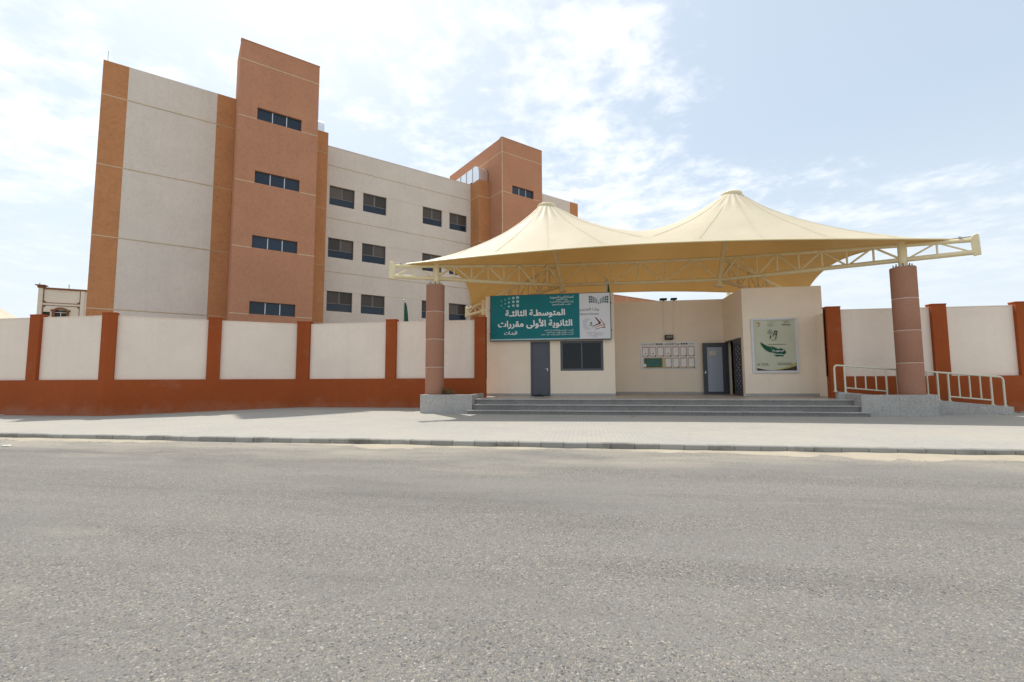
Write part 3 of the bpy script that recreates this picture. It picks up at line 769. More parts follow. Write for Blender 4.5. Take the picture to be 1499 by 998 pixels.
    def solve(kh_, fx):
        K = np.zeros((nV, nV))
        for tri in tris:
            p = X[list(tri), :2]; A = ((p[1, 0] - p[0, 0]) * (p[2, 1] - p[0, 1]) - (p[2, 0] - p[0, 0]) * (p[1, 1] - p[0, 1])) / 2
            if abs(A) < 1e-9: continue
            gr = np.array([[p[1, 1] - p[2, 1], p[2, 1] - p[0, 1], p[0, 1] - p[1, 1]], [p[2, 0] - p[1, 0], p[0, 0] - p[2, 0], p[1, 0] - p[0, 0]]]) / (2 * A)
            c = p.mean(0) - P; r = max(np.hypot(*c), r0); rh = c / r; th_ = np.array([-rh[1], rh[0]]); k = 1.0 / r ** 0.72
            K[np.ix_(tri, tri)] += abs(A) * gr.T @ (k * np.outer(rh, rh) + kh_ * k * np.outer(th_, th_)) @ gr
        free = ~fx; zs = X[:, 2].copy(); rhs = -K[np.ix_(free, fx)] @ zs[fx]
        zs[free] = np.linalg.solve(K[np.ix_(free, free)], rhs); return zs
    z_a = solve(1.25, fx)                      # gives the valley between the peaks
    X[:, 2] = z_a; fx2 = fx.copy(); fx2[NRAD * NB:] = True
    z_b = solve(0.15, fx2)                     # stiffer towards the corners
    zg = z_b.reshape(NRAD + 1, NB); 
    w_c = np.clip(1 - np.abs(X[:, 0]) / 3.4, 0, 1) ** 0.8
    X[:, 2] = z_b * (1 - w_c) + z_a * w_c
    # both halves into one sheet, the centre line shared; slight puckers near the rings
    verts = []; seam = []
    for half in (-1, 1):
        for n_, v in enumerate(X):
            j, i = divmod(n_, NB); x = v[0] if half < 0 else -v[0]
            a = math.atan2(v[1], v[0] - P[0]); r = math.hypot(v[0] - P[0], v[1])
            dz = 0.030 * math.sin(a * 22 + half) * math.exp(-((r - 1.1) / 0.6) ** 2)
            rc = math.hypot(v[0] + cx, abs(v[1]) - cy)
            dz += 0.022 * math.sin(math.atan2(abs(v[1]) - cy, v[0] + cx) * 26 + half) * math.exp(-(rc / 2.6) ** 2) * min(1, rc / .6)
            dz += 0.018 * mnoise.noise(Vector((x * 0.9, v[1] * 0.9, 3.0))) * min(1, (NRAD - j) / 4)
            off = on_mast(half, v[2]).x - (XC + half * PX) if j < 3 else 0
            verts.append((XC + x, YM + v[1], v[2] + (dz if 0 < j < NRAD else 0)))
            seam.append(1.0 if (i % 8 == 0) else 0.0)
    faces = []
    for half in range(2):
        for j in range(NRAD):
            for i in range(NB):
                q = [half * nV + idx(j, i), half * nV + idx(j + 1, i), half * nV + idx(j + 1, i + 1), half * nV + idx(j, i + 1)]
                faces.append(tuple(q) if half == 0 else tuple(q[::-1]))
    g = G(); g.v = verts; g.f = faces
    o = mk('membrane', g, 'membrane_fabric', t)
    me = o.data
    at = me.attributes.new('seam', 'FLOAT', 'POINT'); at.data.foreach_set('value', seam)
    bm = bmesh.new(); bm.from_mesh(me); bmesh.ops.remove_doubles(bm, verts=bm.verts, dist=0.002); bmesh.ops.recalc_face_normals(bm, faces=bm.faces)
    if sum(f.normal.z * f.calc_area() for f in bm.faces) < 0: bmesh.ops.reverse_faces(bm, faces=bm.faces)
    bm.to_mesh(me); bm.free()
    me.polygons.foreach_set('use_smooth', [True] * len(me.polygons))
    # welded seams running from the rings to the edges
    for half in range(2):
        for i in range(0, NB, 8):
            pts = [Vector(verts[half * nV + idx(j, i)]) + Vector((0, 0, .006)) for j in range(1, NRAD + 1, 2)]
            mk('seam', G().path(pts, .007, 4), 'membrane_fabric', o)
    # edge cables in the hem
    def hem(pts): mk('edge_cable', G().path(pts, .028, 6), 'steel_cream', o, smooth=True)
    for fn in (edge_front, edge_back):
        fr = [fn(k / 24) for k in range(25)]
        hem([(XC + p[0], YM + p[1], p[2]) for p in fr] + [(XC - p[0], YM + p[1], p[2]) for p in fr[-2::-1]])
    for sx in (1, -1):
        hem([(XC + sx * p[0], YM + p[1], p[2]) for p in (edge_left(-1 + k / 12) for k in range(25))])
canopy()

# ------------------------------------------------------------------ gatehouse
def gatehouse():
    YF, YB, ZT = 21.5, 24.3, 5.44
    t = thing('gatehouse', 'cream rendered gatehouse with a recessed entrance behind the granite steps', 'gatehouse', (2.6, YF, ZP))
    # left room
    door = (-2.54, -1.62, ZP, 3.25); win = (-1.15, 0.80, 1.87, 3.25)
    mk('front_wall', G().wall_holes(-4.66, 1.31, ZP - .04, ZT, YF, YF + .24, [(door[0], door[1], ZP - .039, door[3]), win]), 'gate_cream', t)
    mk('room_wall', G().box(-4.66, -4.42, YF + .24, 26.2, 0, ZT - .001), 'gate_cream', t)
    mk('room_wall', G().box(1.07, 1.31, YF + .24, 26.2, 0, ZT - .001), 'gate_cream', t)
    mk('room_wall', G().box(-4.42, 1.07, 26.0, 26.2, 0, ZT - .002), 'gate_cream', t)
    mk('roof_slab', G().box(-4.42, 1.07, YF + .24, 26.0, 4.6, 4.8), 'gate_cream', t)
    # recessed back wall
    mk('back_wall', G().box(1.311, 6.8, YB, YB + .24, 0, ZT), 'gate_cream', t, bevel=0.01)
    # right room
    mk('front_wall', G().box(6.8, 10.02, YF, YF + .24, ZP - .04, ZT), 'gate_cream', t, bevel=0.012)
    sd0, sd1 = YF + .30, YB - .16          # doorway in the side wall
    mk('side_wall', G().box(6.8, 7.04, YF + .241, sd0, ZP - .04, ZT - .001), 'gate_cream', t)
    mk('side_wall', G().box(6.8, 7.04, sd1, 27.0, ZP - .04, ZT - .001), 'gate_cream', t)
    mk('door_head', G().box(6.801, 7.04, sd0, sd1, 3.30, ZT - .001), 'gate_cream', t)
    mk('room_wall', G().box(9.63, 10.02, YF + .241, 27.0, 0, ZT - .001), 'gate_cream', t)
    mk('inner_wall', G().box(7.041, 9.63, 26.7, 27.0, 0, ZT - .002), 'interior_orange', t)
    mk('return_wall', G().box(9.72, 9.96, 20.03, YF - .001, 0, 4.16), 'gate_cream', t)
    mk('inner_wall', G().box(9.50, 9.629, YF + .241, 26.7, 0, ZT - .002), 'interior_orange', t)
    mk('roof_slab', G().box(7.04, 9.50, YF + .241, 26.7, 4.6, 4.8), 'gate_cream', t)
    mk('room_floor', G().box(7.04, 9.50, YF + .241, 26.7, 0.3, ZP - .02), 'granite', t)
    # granite skirting
    for x0, x1, y in ((-4.66, door[0] - .01, YF), (door[1] + .01, 1.32, YF), (6.79, 10.02, YF), (1.33, 6.78, YB)):
        n = max(1, round((x1 - x0) / 0.9))
        for i in range(n):
            a = x0 + (x1 - x0) * i / n
            mk('skirting', G().box(a + .001, a + (x1 - x0) / n - .001, y - .022, y - .001, ZP + .001, ZP + .115), 'granite', t)
    # grey steel door
    x0, x1, z0, z1 = door
    fr = mk('door', G().box(x0 + .07, x1 - .07, YF + .075, YF + .12, ZP + .03, z1 - .075), 'door_grey', t, bevel=0.004)
    for b in ((x0, x0 + .068, ZP, z1), (x1 - .068, x1, ZP, z1), (x0 + .069, x1 - .069, z1 - .07, z1)):
        mk('door_frame', G().box(b[0] + .001, b[1] - .001, YF + .03, YF + .16, b[2], b[3] - .001), 'window_frame', fr, bevel=0.006)
    hx = x1 - .14
    mk('handle', G().tube((hx, YF + .075, 1.97), (hx, YF + .01, 1.97), .012, 8).tube((hx + .01, YF + .012, 1.97), (hx - .13, YF + .012, 1.97), .012, 8).box(hx - .018, hx + .018, YF + .068, YF + .074, 1.88, 2.0), 'chrome', fr)
    # sliding window
    x0, x1, z0, z1 = win
    w = mk('window', G().box(x0, x0 + .055, YF + .06, YF + .15, z0, z1).box(x1 - .055, x1, YF + .06, YF + .15, z0, z1).box(x0 + .055, x1 - .055, YF + .06, YF + .15, z0, z0 + .055).box(x0 + .055, x1 - .055, YF + .06, YF + .15, z1 - .055, z1), 'window_frame', t)
    xm = (x0 + x1) / 2
    for a, b, yy in ((x0 + .056, xm + .03, YF + .085), (xm - .03, x1 - .056, YF + .115)):
        s_ = mk('sash', G().box(a, a + .05, yy, yy + .028, z0 + .056, z1 - .056).box(b - .05, b, yy, yy + .028, z0 + .056, z1 - .056).box(a + .05, b - .05, yy, yy + .028, z0 + .056, z0 + .10).box(a + .05, b - .05, yy, yy + .028, z1 - .10, z1 - .056), 'window_frame', w)
        mk('pane', G().box(a + .05, b - .05, yy + .010, yy + .016, z0 + .10, z1 - .10), 'pane_dark', w)
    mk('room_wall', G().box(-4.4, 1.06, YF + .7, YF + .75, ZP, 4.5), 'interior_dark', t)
    # entrance doors in the side wall: a glazed leaf standing open against the recess, a lattice leaf shut
    for y_ in (sd0, sd1 - .06): mk('door_frame', G().box(6.785, 6.90, y_ + .001, y_ + .06, ZP, 3.298), 'dark_metal', t)
    mk('door_frame', G().box(6.785, 6.90, sd0 + .061, sd1 - .061, 3.235, 3.298), 'dark_metal', t)
    lx0, lx1, ly = 5.70, 6.775, YB - .26
    lf = mk('glazed_leaf', G().wall_holes(lx0, lx1, ZP + .02, 3.235, ly, ly + .05, [(lx0 + .20, lx1 - .17, ZP + .13, 3.02)]), 'dark_metal', t)
    mk('frosted_pane', G().box(lx0 + .20, lx1 - .17, ly + .018, ly + .028, ZP + .13, 3.02), 'frosted', lf)
    mk('paper_notice', G().box(lx0 + .32, lx0 + .62, ly + .011, ly + .017, 2.62, 2.83), 'paper_cream', lf)
    mk('handle', G().tube((lx0 + .10, ly, 1.82), (lx0 + .10, ly - .06, 1.82), .012, 8).tube((lx0 + .07, ly - .058, 1.82), (lx0 + .24, ly - .058, 1.82), .012, 8).box(lx0 + .08, lx0 + .12, ly - .006, ly - .001, 1.74, 1.86), 'chrome', lf)
    # lattice leaf: frame and two columns of diamond openings
    y0, y1, z0, z1 = sd0 + .065, sd0 + .065 + 1.10, ZP + .02, 3.23
    lat = mk('lattice_leaf', G().box(6.80, 6.845, y0, y0 + .12, z0, z1).box(6.80, 6.845, y1 - .12, y1, z0, z1).box(6.80, 6.845, y0 + .12, y1 - .12, z0, z0 + .16).box(6.80, 6.845, y0 + .12, y1 - .12, z1 - .16, z1), 'dark_metal', t)
    mk('backing_sheet', G().box(6.836, 6.842, y0 + .12, y1 - .12, z0 + .16, z1 - .16), 'frosted', lat)
    rowsn = 9; dz = (z1 - z0 - .32) / rowsn; dy = (y1 - y0 - .24) / 2
    for r_ in range(rowsn):
        for c_ in range(2):
            a = y0 + .12 + c_ * dy; b = z0 + .16 + r_ * dz
            for p, q in (((a, b), (a + dy, b + dz)), ((a, b + dz), (a + dy, b))):
                mk('lattice_bar', G().tube((6.818 + (0.006 if p[1] > q[1] else 0), p[0], p[1]), (6.818 + (0.006 if p[1] > q[1] else 0), q[0], q[1]), .036, 4), 'dark_metal', lat)
gatehouse()

# ------------------------------------------------------------------ sign board
def sign():
    x0, x1, z0, z1, y = -4.41, 1.16, 3.27, 5.43, 21.28
    t = thing('school_sign', 'wide teal and white sign board with Arabic lettering above the grey door', 'sign', ((x0 + x1) / 2, 21.4, z0))
    mk('sign_box', G().box(x0, x1, y, y + .17, z0, z1), 'dark_metal', t, bevel=0.005)
    xs = -0.245
    mk('teal_panel', G().box(x0 + .035, xs, y - .006, y - .001, z0 + .10, z1 - .03), 'sign_teal', t)
    mk('white_panel', G().box(xs + .004, x1 - .03, y - .006, y - .001, z0 + .04, z1 - .03), 'sign_white', t)
    mk('bottom_trim', G().box(x0 + .035, xs, y - .006, y - .001, z0 + .035, z0 + .096), 'dot_pale', t)
    yl = y - .0065
    def X(px): return x0 + (px - 70) / 1377 * (x1 - x0)
    def Z(px, py):
        tp = 65 - 45 * (px - 70) / 1377; H = 520 + 32 * (px - 70) / 1377
        return z1 - (py - tp) / H * (z1 - z0)
    def line(name, txt, a, b, ya, yb, mat, bold=0.0):
        m = (a + b) / 2; lettering(name, arabic(txt), X(a), X(b), Z(m, yb), Z(m, ya), yl, mat, t, bold)
    line('lettering', 'المتوسطـة الثالثـة', 250, 938, 222, 318, 'letter_white', .034)
    line('lettering', 'الثانوية الأولى مقررات', 163, 1018, 330, 442, 'letter_white', .034)
    line('lettering', 'للبنـات', 237, 388, 470, 520, 'letter_white', .026)
    line('lettering', 'المملكة العربية السعودية', 768, 1035, 66, 98, 'letter_white', .012)
    line('lettering', 'وزارة التعليم', 842, 968, 97, 123, 'letter_white', .012)
    line('lettering', 'إدارة التعليم بمكة المكرمة', 768, 1035, 122, 152, 'letter_white', .012)
    line('lettering', 'مكتب تعليم الجموم', 797, 1006, 152, 180, 'letter_white', .012)
    line('lettering', 'تأسست المتوسطة الثالثة عام ١٤٢٣هـ', 700, 1030, 450, 476, 'letter_white', .010)
    line('lettering', 'تأسست الثانوية الأولى عام ١٤٣٤هـ', 725, 1030, 475, 500, 'letter_white', .010)
    line('lettering', 'تأسست الثانوية الأولى مقررات عام ١٤٣٦هـ', 663, 1030, 499, 524, 'letter_white', .010)
    for cx, ys, r, m in ((395, (84, 131, 177), 18, 'dot_pale'), (345, (90, 134, 178), 15, 'dot_pale'), (297, (97,), 16, 'dot_mid'), (293, (142, 188), 12, 'dot_pale'), (249, (110, 157), 13, 'dot_mid'), (237, (208,), 8, 'dot_mid'),
                         (204, (127, 178), 11, 'dot_mid'), (160, (148, 200), 9, 'dot_dim'), (120, (175, 230), 9, 'dot_dim'), (83, (153, 203), 8, 'dot_dim')):
        for cy in ys: flat('dot', disc(X(cx), Z(cx, cy), r * 5.57 / 1377), yl, m, t)
    # ministry mark: three rows of squares dipping to the middle
    dip = [0, 3, 9, 18, 30, 44]
    for i in range(11):
        k = min(i, 10 - i); cx = 1216 + i * 19.8; r = (8.5 - k * 0.75) * 5.57 / 1377
        for row in range(3):
            if k == 5 and row == 0: continue
            cy = 78 + dip[k] + row * 29 - (6 * k * 0.4 * row)
            flat('dot', [(X(cx) - r, Z(cx, cy) - r * 1.3), (X(cx) + r, Z(cx, cy) - r * 1.3), (X(cx) + r, Z(cx, cy) + r * 1.3), (X(cx) - r, Z(cx, cy) + r * 1.3)], yl, 'ink_green', t)
    line('lettering', 'وزارة التعـليم', 1105, 1317, 206, 250, 'ink_grey', .012)
    lettering('lettering', 'Ministry of Education', X(1106), X(1316), Z(1211, 293), Z(1211, 266), yl, 'ink_grey', t, .006)
    def poly(pts, m, nm='emblem_stroke'): flat(nm, [(X(a), Z(a, b)) for a, b in pts], yl, m, t)
    poly([(1270, 318), (1284, 316), (1337, 378), (1318, 392), (1312, 376)], 'ink_maroon')
    poly([(1337, 378), (1330, 394), (1290, 405), (1262, 420), (1240, 442), (1258, 412), (1290, 392), (1315, 382)], 'ink_maroon')
    poly([(1322, 335), (1334, 334), (1384, 404), (1372, 410)], 'ink_gold')
    poly([(1384, 404), (1378, 410), (1330, 415), (1290, 428), (1255, 450), (1285, 420), (1330, 404), (1372, 398)], 'ink_gold')
    poly([(1372, 416), (1388, 436), (1330, 440), (1262, 466), (1300, 442), (1350, 430), (1362, 428)], 'ink_red')
    flat('emblem_palm', disc(X(1228), Z(1228, 383), .048, 10), yl, 'ink_leaf', t); poly([(1225, 390), (1231, 390), (1231, 412), (1225, 412)], 'ink_leaf'); 
    poly([(1204, 416), (1208, 420), (1252, 402), (1250, 399)], 'ink_leaf'); poly([(1252, 416), (1248, 420), (1204, 402), (1206, 399)], 'ink_leaf')
    for ring, (rad, nd_, sz) in enumerate(((56, 15, 3.2), (72, 11, 4.2), (90, 7, 4.6))):
        for k in range(nd_):
            a = R(100 + (160 if ring == 0 else 120 if ring == 1 else 80) * (k / (nd_ - 1)) + (0 if ring == 0 else 20 if ring == 1 else 40))
            cx, cy = 1228 + rad * math.cos(a), 395 - rad * math.sin(a)
            flat('dot', disc(X(cx), Z(cx, cy), sz * 5.57 / 1377, 8), yl, 'ink_blue', t)
    line('lettering', 'المتوسطة الثالثة', 1177, 1355, 486, 504, 'ink_pink', .004)
    line('lettering', 'الثانوية الأولى مقررات', 1177, 1355, 506, 526, 'ink_pink', .004)
    line('lettering', 'للبنات', 1232, 1298, 528, 541, 'ink_grey', .0)
    for xx, zz in ((x0 - .03, 4.75), (x0 - .03, 3.62), (x1 + .0, 4.95), (x1 + .0, 3.70)):
        mk('bracket', G().box(xx, xx + .03, y + .05, y + .21, zz - .03, zz + .03), 'black_plastic', t)
sign()

# ------------------------------------------------------------------ notice board
def notice_board():
    x0, x1, z0, z1, y = 2.75, 5.47, 1.98, 3.31, 24.262
    t = thing('notice_board', 'notice board with two rows of framed sheets on the recessed wall', 'notice board', ((x0 + x1) / 2, 24.29, z0))
    mk('board', G().box(x0, x1, y, y + .036, z0, z1), 'aluminium', t, bevel=0.006)
    mk('backing_sheet', G().box(x0 + .05, x1 - .05, y - .003, y, z0 + .05, z1 - .04), 'board_sheet', t)
    W, H = x1 - x0, z1 - z0
    def X(p): return x0 + (p - 145) / (828 - 145) * W
    def Z(p): return z1 - (p - 180) / (495 - 180) * H
    flat('yellow_strip', [(X(415), Z(362)), (X(440), Z(362)), (X(440), Z(485)), (X(415), Z(485))], y - .003, 'board_yellow', t)
    flat('yellow_strip', [(X(165), Z(468)), (X(190), Z(480)), (X(810), Z(480)), (X(810), Z(488)), (X(165), Z(488))], y - .003, 'board_yellow', t)
    for r_, (ya, yb, n, xa) in enumerate(((232, 345, 7, 168), (365, 480, 4, 445))):
        for k in range(n):
            a = xa + k * 92.5
            f = flat('sheet_border', [(X(a), Z(yb)), (X(a + 78), Z(yb)), (X(a + 78), Z(ya)), (X(a), Z(ya))], y - .0065, 'ink_pink', t)
            flat('sheet', [(X(a + 6), Z(yb - 8)), (X(a + 69), Z(yb - 8)), (X(a + 69), Z(ya + 9)), (X(a + 6), Z(ya + 9))], y - .0097, 'paper', f)
            flat('flower', disc(X(a + 66), Z(yb - 4), .045, 7), y - .0132, 'ink_leaf' if k % 2 else 'litter_brown', f)
            flat('pin', disc(X(a + 10), Z(ya + 4), .018, 6), y - .0132, 'ink_maroon', f)
            if r_ == 0 and k in (0, 1, 3): flat('mark', [(X(a + 26), Z(yb - 30)), (X(a + 50), Z(yb - 42)), (X(a + 48), Z(yb - 30)), (X(a + 30), Z(yb - 24))], y - .0132, 'ink_black', f)
            if r_ == 0 and k in (0, 1, 3, 4):
                for q in range(3): flat('mark', [(X(a + 20), Z(ya + 26 + q * 14)), (X(a + 56), Z(ya + 26 + q * 14)), (X(a + 56), Z(ya + 29 + q * 14)), (X(a + 20), Z(ya + 29 + q * 14))], y - .0132, 'board_sheet', f)
    b = flat('chalkboard_border', [(X(185), Z(480)), (X(413), Z(480)), (X(413), Z(362)), (X(185), Z(362))], y - .0065, 'litter_brown', t)
    flat('chalkboard', [(X(193), Z(472)), (X(402), Z(472)), (X(402), Z(370)), (X(193), Z(370))], y - .0097, 'chalk_green', b)
    for q in range(5): flat('chalk_line', [(X(222), Z(388 + q * 17)), (X(384), Z(386 + q * 17)), (X(384), Z(389 + q * 17)), (X(222), Z(391 + q * 17))], y - .0132, 'dot_mid', b)
    flat('rosette', disc(X(193), Z(452), .085, 12), y - .0132, 'paper', b)
    lettering('lettering', arabic('لوحة الإعلانات'), X(440), X(622), Z(216), Z(186), y - .003, 'ink_black', t, .02)
    for cx in (380, 680):
        for k in range(3): flat('ornament', [(X(cx - 45 + k * 30), Z(199)), (X(cx - 30 + k * 30), Z(212)), (X(cx - 15 + k * 30), Z(199)), (X(cx - 30 + k * 30), Z(186))], y - .003, 'ink_black', t)
    for cx in (165, 195, 225, 258, 288, 315, 752, 785): flat('ornament', [(X(cx - 9), Z(192)), (X(cx + 9), Z(192)), (X(cx), Z(206))], y - .003, 'ink_grey', t)
notice_board()

# ------------------------------------------------------------------ framed banner on the right-hand front wall
def banner():
    x0, x1, z0, z1, y = 7.12, 8.96, 1.72, 4.07, 21.43
    t = thing('framed_banner', 'cream banner with a green brush mark in a white frame', 'banner', ((x0 + x1) / 2, 21.49, z0))
    mk('frame', G().wall_holes(x0, x1, z0, z1, y, y + .065, [(x0 + .085, x1 - .085, z0 + .09, z1 - .07)]), 'sign_white', t)
    mk('top_rail', G().box(x0 + .02, x1 - .02, y - .02, y - .001, z1 - .05, z1 - .01), 'aluminium', t)
    # cloth with shallow pull folds
    g = G(); nx, nz = 30, 36; a0, a1, c0, c1 = x0 + .085, x1 - .085, z0 + .09, z1 - .07
    def fold(u, v): return 0.010 * math.sin((u + v * 0.35) * 19) * (0.3 + 0.7 * abs(u - .5)) * v + 0.006 * mnoise.noise(Vector((u * 5, v * 4, 1)))
    for j in range(nz + 1):
        for i in range(nx + 1):
            u, v = i / nx, j / nz; g.v.append((a0 + (a1 - a0) * u, y + .036 - fold(u, v), c0 + (c1 - c0) * v))
    for j in range(nz):
        for i in range(nx): k = j * (nx + 1) + i; g.f.append((k, k + 1, k + nx + 2, k + nx + 1))
    mk('cloth', g, 'poster_cloth', t, smooth=True)
    yy = y + .021
    def X(p): return a0 + (p - 195) / (785 - 195) * (a1 - a0)
    def Z(p): return c1 - (p - 165) / (835 - 165) * (c1 - c0)
    def sh(name, pts, m, d=0): return flat(name, [(X(a), Z(b)) for a, b in pts], yy - .0035 * d, m, t)
    sh('brush_mark', [(283, 455), (330, 480), (390, 512), (432, 518), (445, 560), (448, 596), (400, 588), (350, 558), (305, 510)], 'poster_green')
    sh('brush_mark', [(440, 512), (500, 532), (545, 552), (560, 540), (610, 550), (645, 582), (640, 612), (600, 625), (612, 650), (560, 645), (512, 652), (466, 625), (500, 612), (455, 596)], 'poster_green')
    lettering('lettering', arabic('السعودية'), X(455), X(615), Z(592), Z(556), yy - .0035, 'letter_white', t, .02)
    sh('brush_line', [(468, 616), (600, 618), (600, 625), (468, 623)], 'letter_white', 1)
    for k in range(26):
        a = random.uniform(0, 6.28); r = random.random() ** .5
        cx, cz = 436 + 44 * r * math.cos(a), 325 + 36 * r * math.sin(a); flat('leaf_mark', disc(X(cx), Z(cz), .028, 6), yy - .0002 * k, 'poster_pale_green', t)
    sh('ink_stroke', [(432, 372), (446, 372), (440, 415), (424, 412)], 'poster_dark'); sh('ink_stroke', [(462, 372), (476, 366), (480, 388), (468, 384)], 'poster_dark')
    sh('ink_stroke', [(498, 305), (512, 300), (486, 372), (474, 366)], 'poster_dark'); sh('ink_stroke', [(496, 318), (545, 308), (540, 322), (500, 330)], 'poster_dark', 1)
    sh('ink_stroke', [(524, 322), (536, 322), (516, 412), (500, 414), (496, 396), (512, 398)], 'poster_dark', 2); sh('ink_stroke', [(500, 345), (522, 340), (524, 366), (506, 368)], 'poster_dark', 3)
    # corner marks and the small print as plain strokes
    sh('corner_mark', [(232, 205), (250, 192), (282, 196), (296, 212), (290, 236), (270, 240), (278, 214), (256, 206)], 'ink_gold')
    for a, b, c, w in ((612, 715, 180, 5), (635, 695, 196, 6), (608, 728, 222, 9), (606, 735, 238, 4), (430, 510, 188, 4), (402, 480, 216, 4), (402, 480, 230, 4), (402, 480, 244, 4), (447, 525, 428, 6), (392, 655, 486, 6),
                       (520, 720, 733, 7), (526, 722, 752, 7), (292, 385, 740, 6), (292, 398, 756, 6), (240, 288, 246, 5)):
        x = a
        while x < b:
            l = random.uniform(10, 26); e = min(b, x + l); sh('print_stroke', [(x, c), (e, c), (e, c + w), (x, c + w)], 'ink_grey' if w < 6 else 'poster_dark'); x = e + random.uniform(4, 9)
    sh('corner_mark', [(228, 735), (240, 760), (270, 735), (262, 752), (240, 768)], 'poster_dark')
    arc = [(228 + (782 - 228) * k / 20, None) for k in range(21)]
    def arcz(x, s, lo): u = (x - 228) / (782 - 228); return lo + s * (abs(u - .42) / .58) ** 1.8 * -1
    lowp = [(x, 832) for x, _ in arc][::-1]
    sh('swoosh', [(x, min(830, arcz(x, 58, 828))) for x, _ in arc] + lowp, 'poster_dark')
    sh('swoosh', [(x, arcz(x, 96, 824)) for x, _ in arc[8:]] + [(x, arcz(x, 78, 829)) for x, _ in arc[8:]][::-1], 'poster_yellow', 1)
    sh('swoosh', [(x, arcz(x, 66, 824)) for x, _ in arc[:9]] + [(x, arcz(x, 56, 827)) for x, _ in arc[:9]][::-1], 'paper', 1)
banner()

# ------------------------------------------------------------------ lamps and cables on the recessed wall
t = thing('wall_lamp', 'black box wall lamp above the notice board', 'lamp', (4.155, 24.29, 3.43))
mk('housing', G().profile_x([(24.05, 3.47), (24.298, 3.43), (24.298, 3.68), (24.09, 3.68)], 3.96, 4.35), 'black_plastic', t, bevel=0.012, recalc=True)
mk('lens', G().profile_x([(24.040, 3.51), (24.045, 3.50), (24.078, 3.635), (24.073, 3.645)], 4.0, 4.31), 'lamp_glass', t, recalc=True)
for x0, x1, side in ((3.78, 4.13, 'left'), (4.32, 4.62, 'right')):
    t = thing('floodlight', 'black floodlight lying on top of the recessed wall, the %s one of two' % side, 'floodlight', ((x0 + x1) / 2, 24.35, 5.44), group='floodlights on top of the recessed wall')
    mk('housing', G().profile_x([(24.20, 5.49), (24.45, 5.47), (24.47, 5.55), (24.24, 5.57)], x0, x1), 'black_plastic', t, bevel=0.012, recalc=True)
    mk('bracket', G().box((x0 + x1) / 2 - .05, (x0 + x1) / 2 + .05, 24.30, 24.40, 5.441, 5.49), 'black_plastic', t)
    xc = (x0 + x1) / 2
    c = mk('lamp_cable', G().path([(xc - .03, 24.34, 5.47), (xc - .04, 24.30, 5.46), (xc - .04, 24.284, 5.40), (xc - .05 + .02, 24.288, 4.8), (xc - .04, 24.288, 4.2), (xc - .03 + (.06 if side == 'left' else -.12), 24.288, 3.72)], .007, 5), 'gate_cream', org=(xc, 24.29, 3.7))
    tag(c, 'thin painted cable running down the wall from the %s floodlight' % side, 'cable', 'cables below the floodlights')

# ------------------------------------------------------------------ ramp and handrail
def ctop(x): return 0.965 - 0.0945 * (x - 9.35)
t = thing('access_ramp', 'granite access ramp sloping down to the right beside the planter', 'ramp', (12, 18.9, 0.12))
n = 4
for i in range(n):
    a = 9.12 + (14.66 - 9.12) * i / n; b = 9.12 + (14.66 - 9.12) * (i + 1) / n
    mk('kerb_slab', G().prism([(a + .001, 18.79), (b - .001, 18.79), (b - .001, 18.99), (a + .001, 18.99)], 0.05, [ctop(a), ctop(b), ctop(b), ctop(a)]), 'granite', t, bevel=0.006)
mk('ramp_floor', G().prism([(9.39, 18.992), (14.9, 18.992), (14.9, 19.66), (9.39, 19.66)], 0.0, [.70, .25, .25, .70]), 'granite', t)
t = thing('ramp_handrail', 'cream painted steel handrail along the ramp', 'handrail', (12, 18.88, 0.5))
y = 18.88
def rtop(x): return 1.965 - 0.0865 * (x - 9.08)
xa, xb = 9.08, 14.47
pts = [(xa, y, ctop(xa) - .0), (xa, y, rtop(xa) - .13), (xa + .02, y, rtop(xa) - .05), (xa + .07, y, rtop(xa) - .01), (xa + .15, y, rtop(xa + .15))]
pts2 = [(xb - .15, y, rtop(xb - .15)), (xb - .07, y, rtop(xb) - .005), (xb - .02, y, rtop(xb) - .05), (xb, y, rtop(xb) - .13), (xb, y, ctop(xb))]
mk('top_rail', G().path(pts + pts2, .034, 10), 'rail_paint', t, smooth=True)
posts = [9.42, 10.79, 11.15, 12.43, 12.77, 14.09]
for p in posts: 
    o = mk('post', G().tube((p, y, ctop(p)), (p, y, rtop(p)), .033, 10), 'rail_paint', t, smooth=True)
    mk('foot_collar', G().tube((p, y, ctop(p) - .01), (p, y, ctop(p) + .025), .06, 12), 'rail_paint', o)
for p in (xa, xb): mk('foot_collar', G().tube((p, y, ctop(p) - .01), (p, y, ctop(p) + .025), .06, 12), 'rail_paint', t)
for a, b in ((9.42, 10.79), (11.15, 12.43), (12.77, 14.09)):
    mk('bottom_rail', G().tube((a, y, ctop(a) + .17), (b, y, ctop(b) + .17), .025, 8), 'rail_paint', t, smooth=True)
    for k in range(1, 4):
        p = a + (b - a) * k / 4; mk('baluster', G().tube((p, y, ctop(p) + .17), (p, y, rtop(p)), .024, 8), 'rail_paint', t, smooth=True)

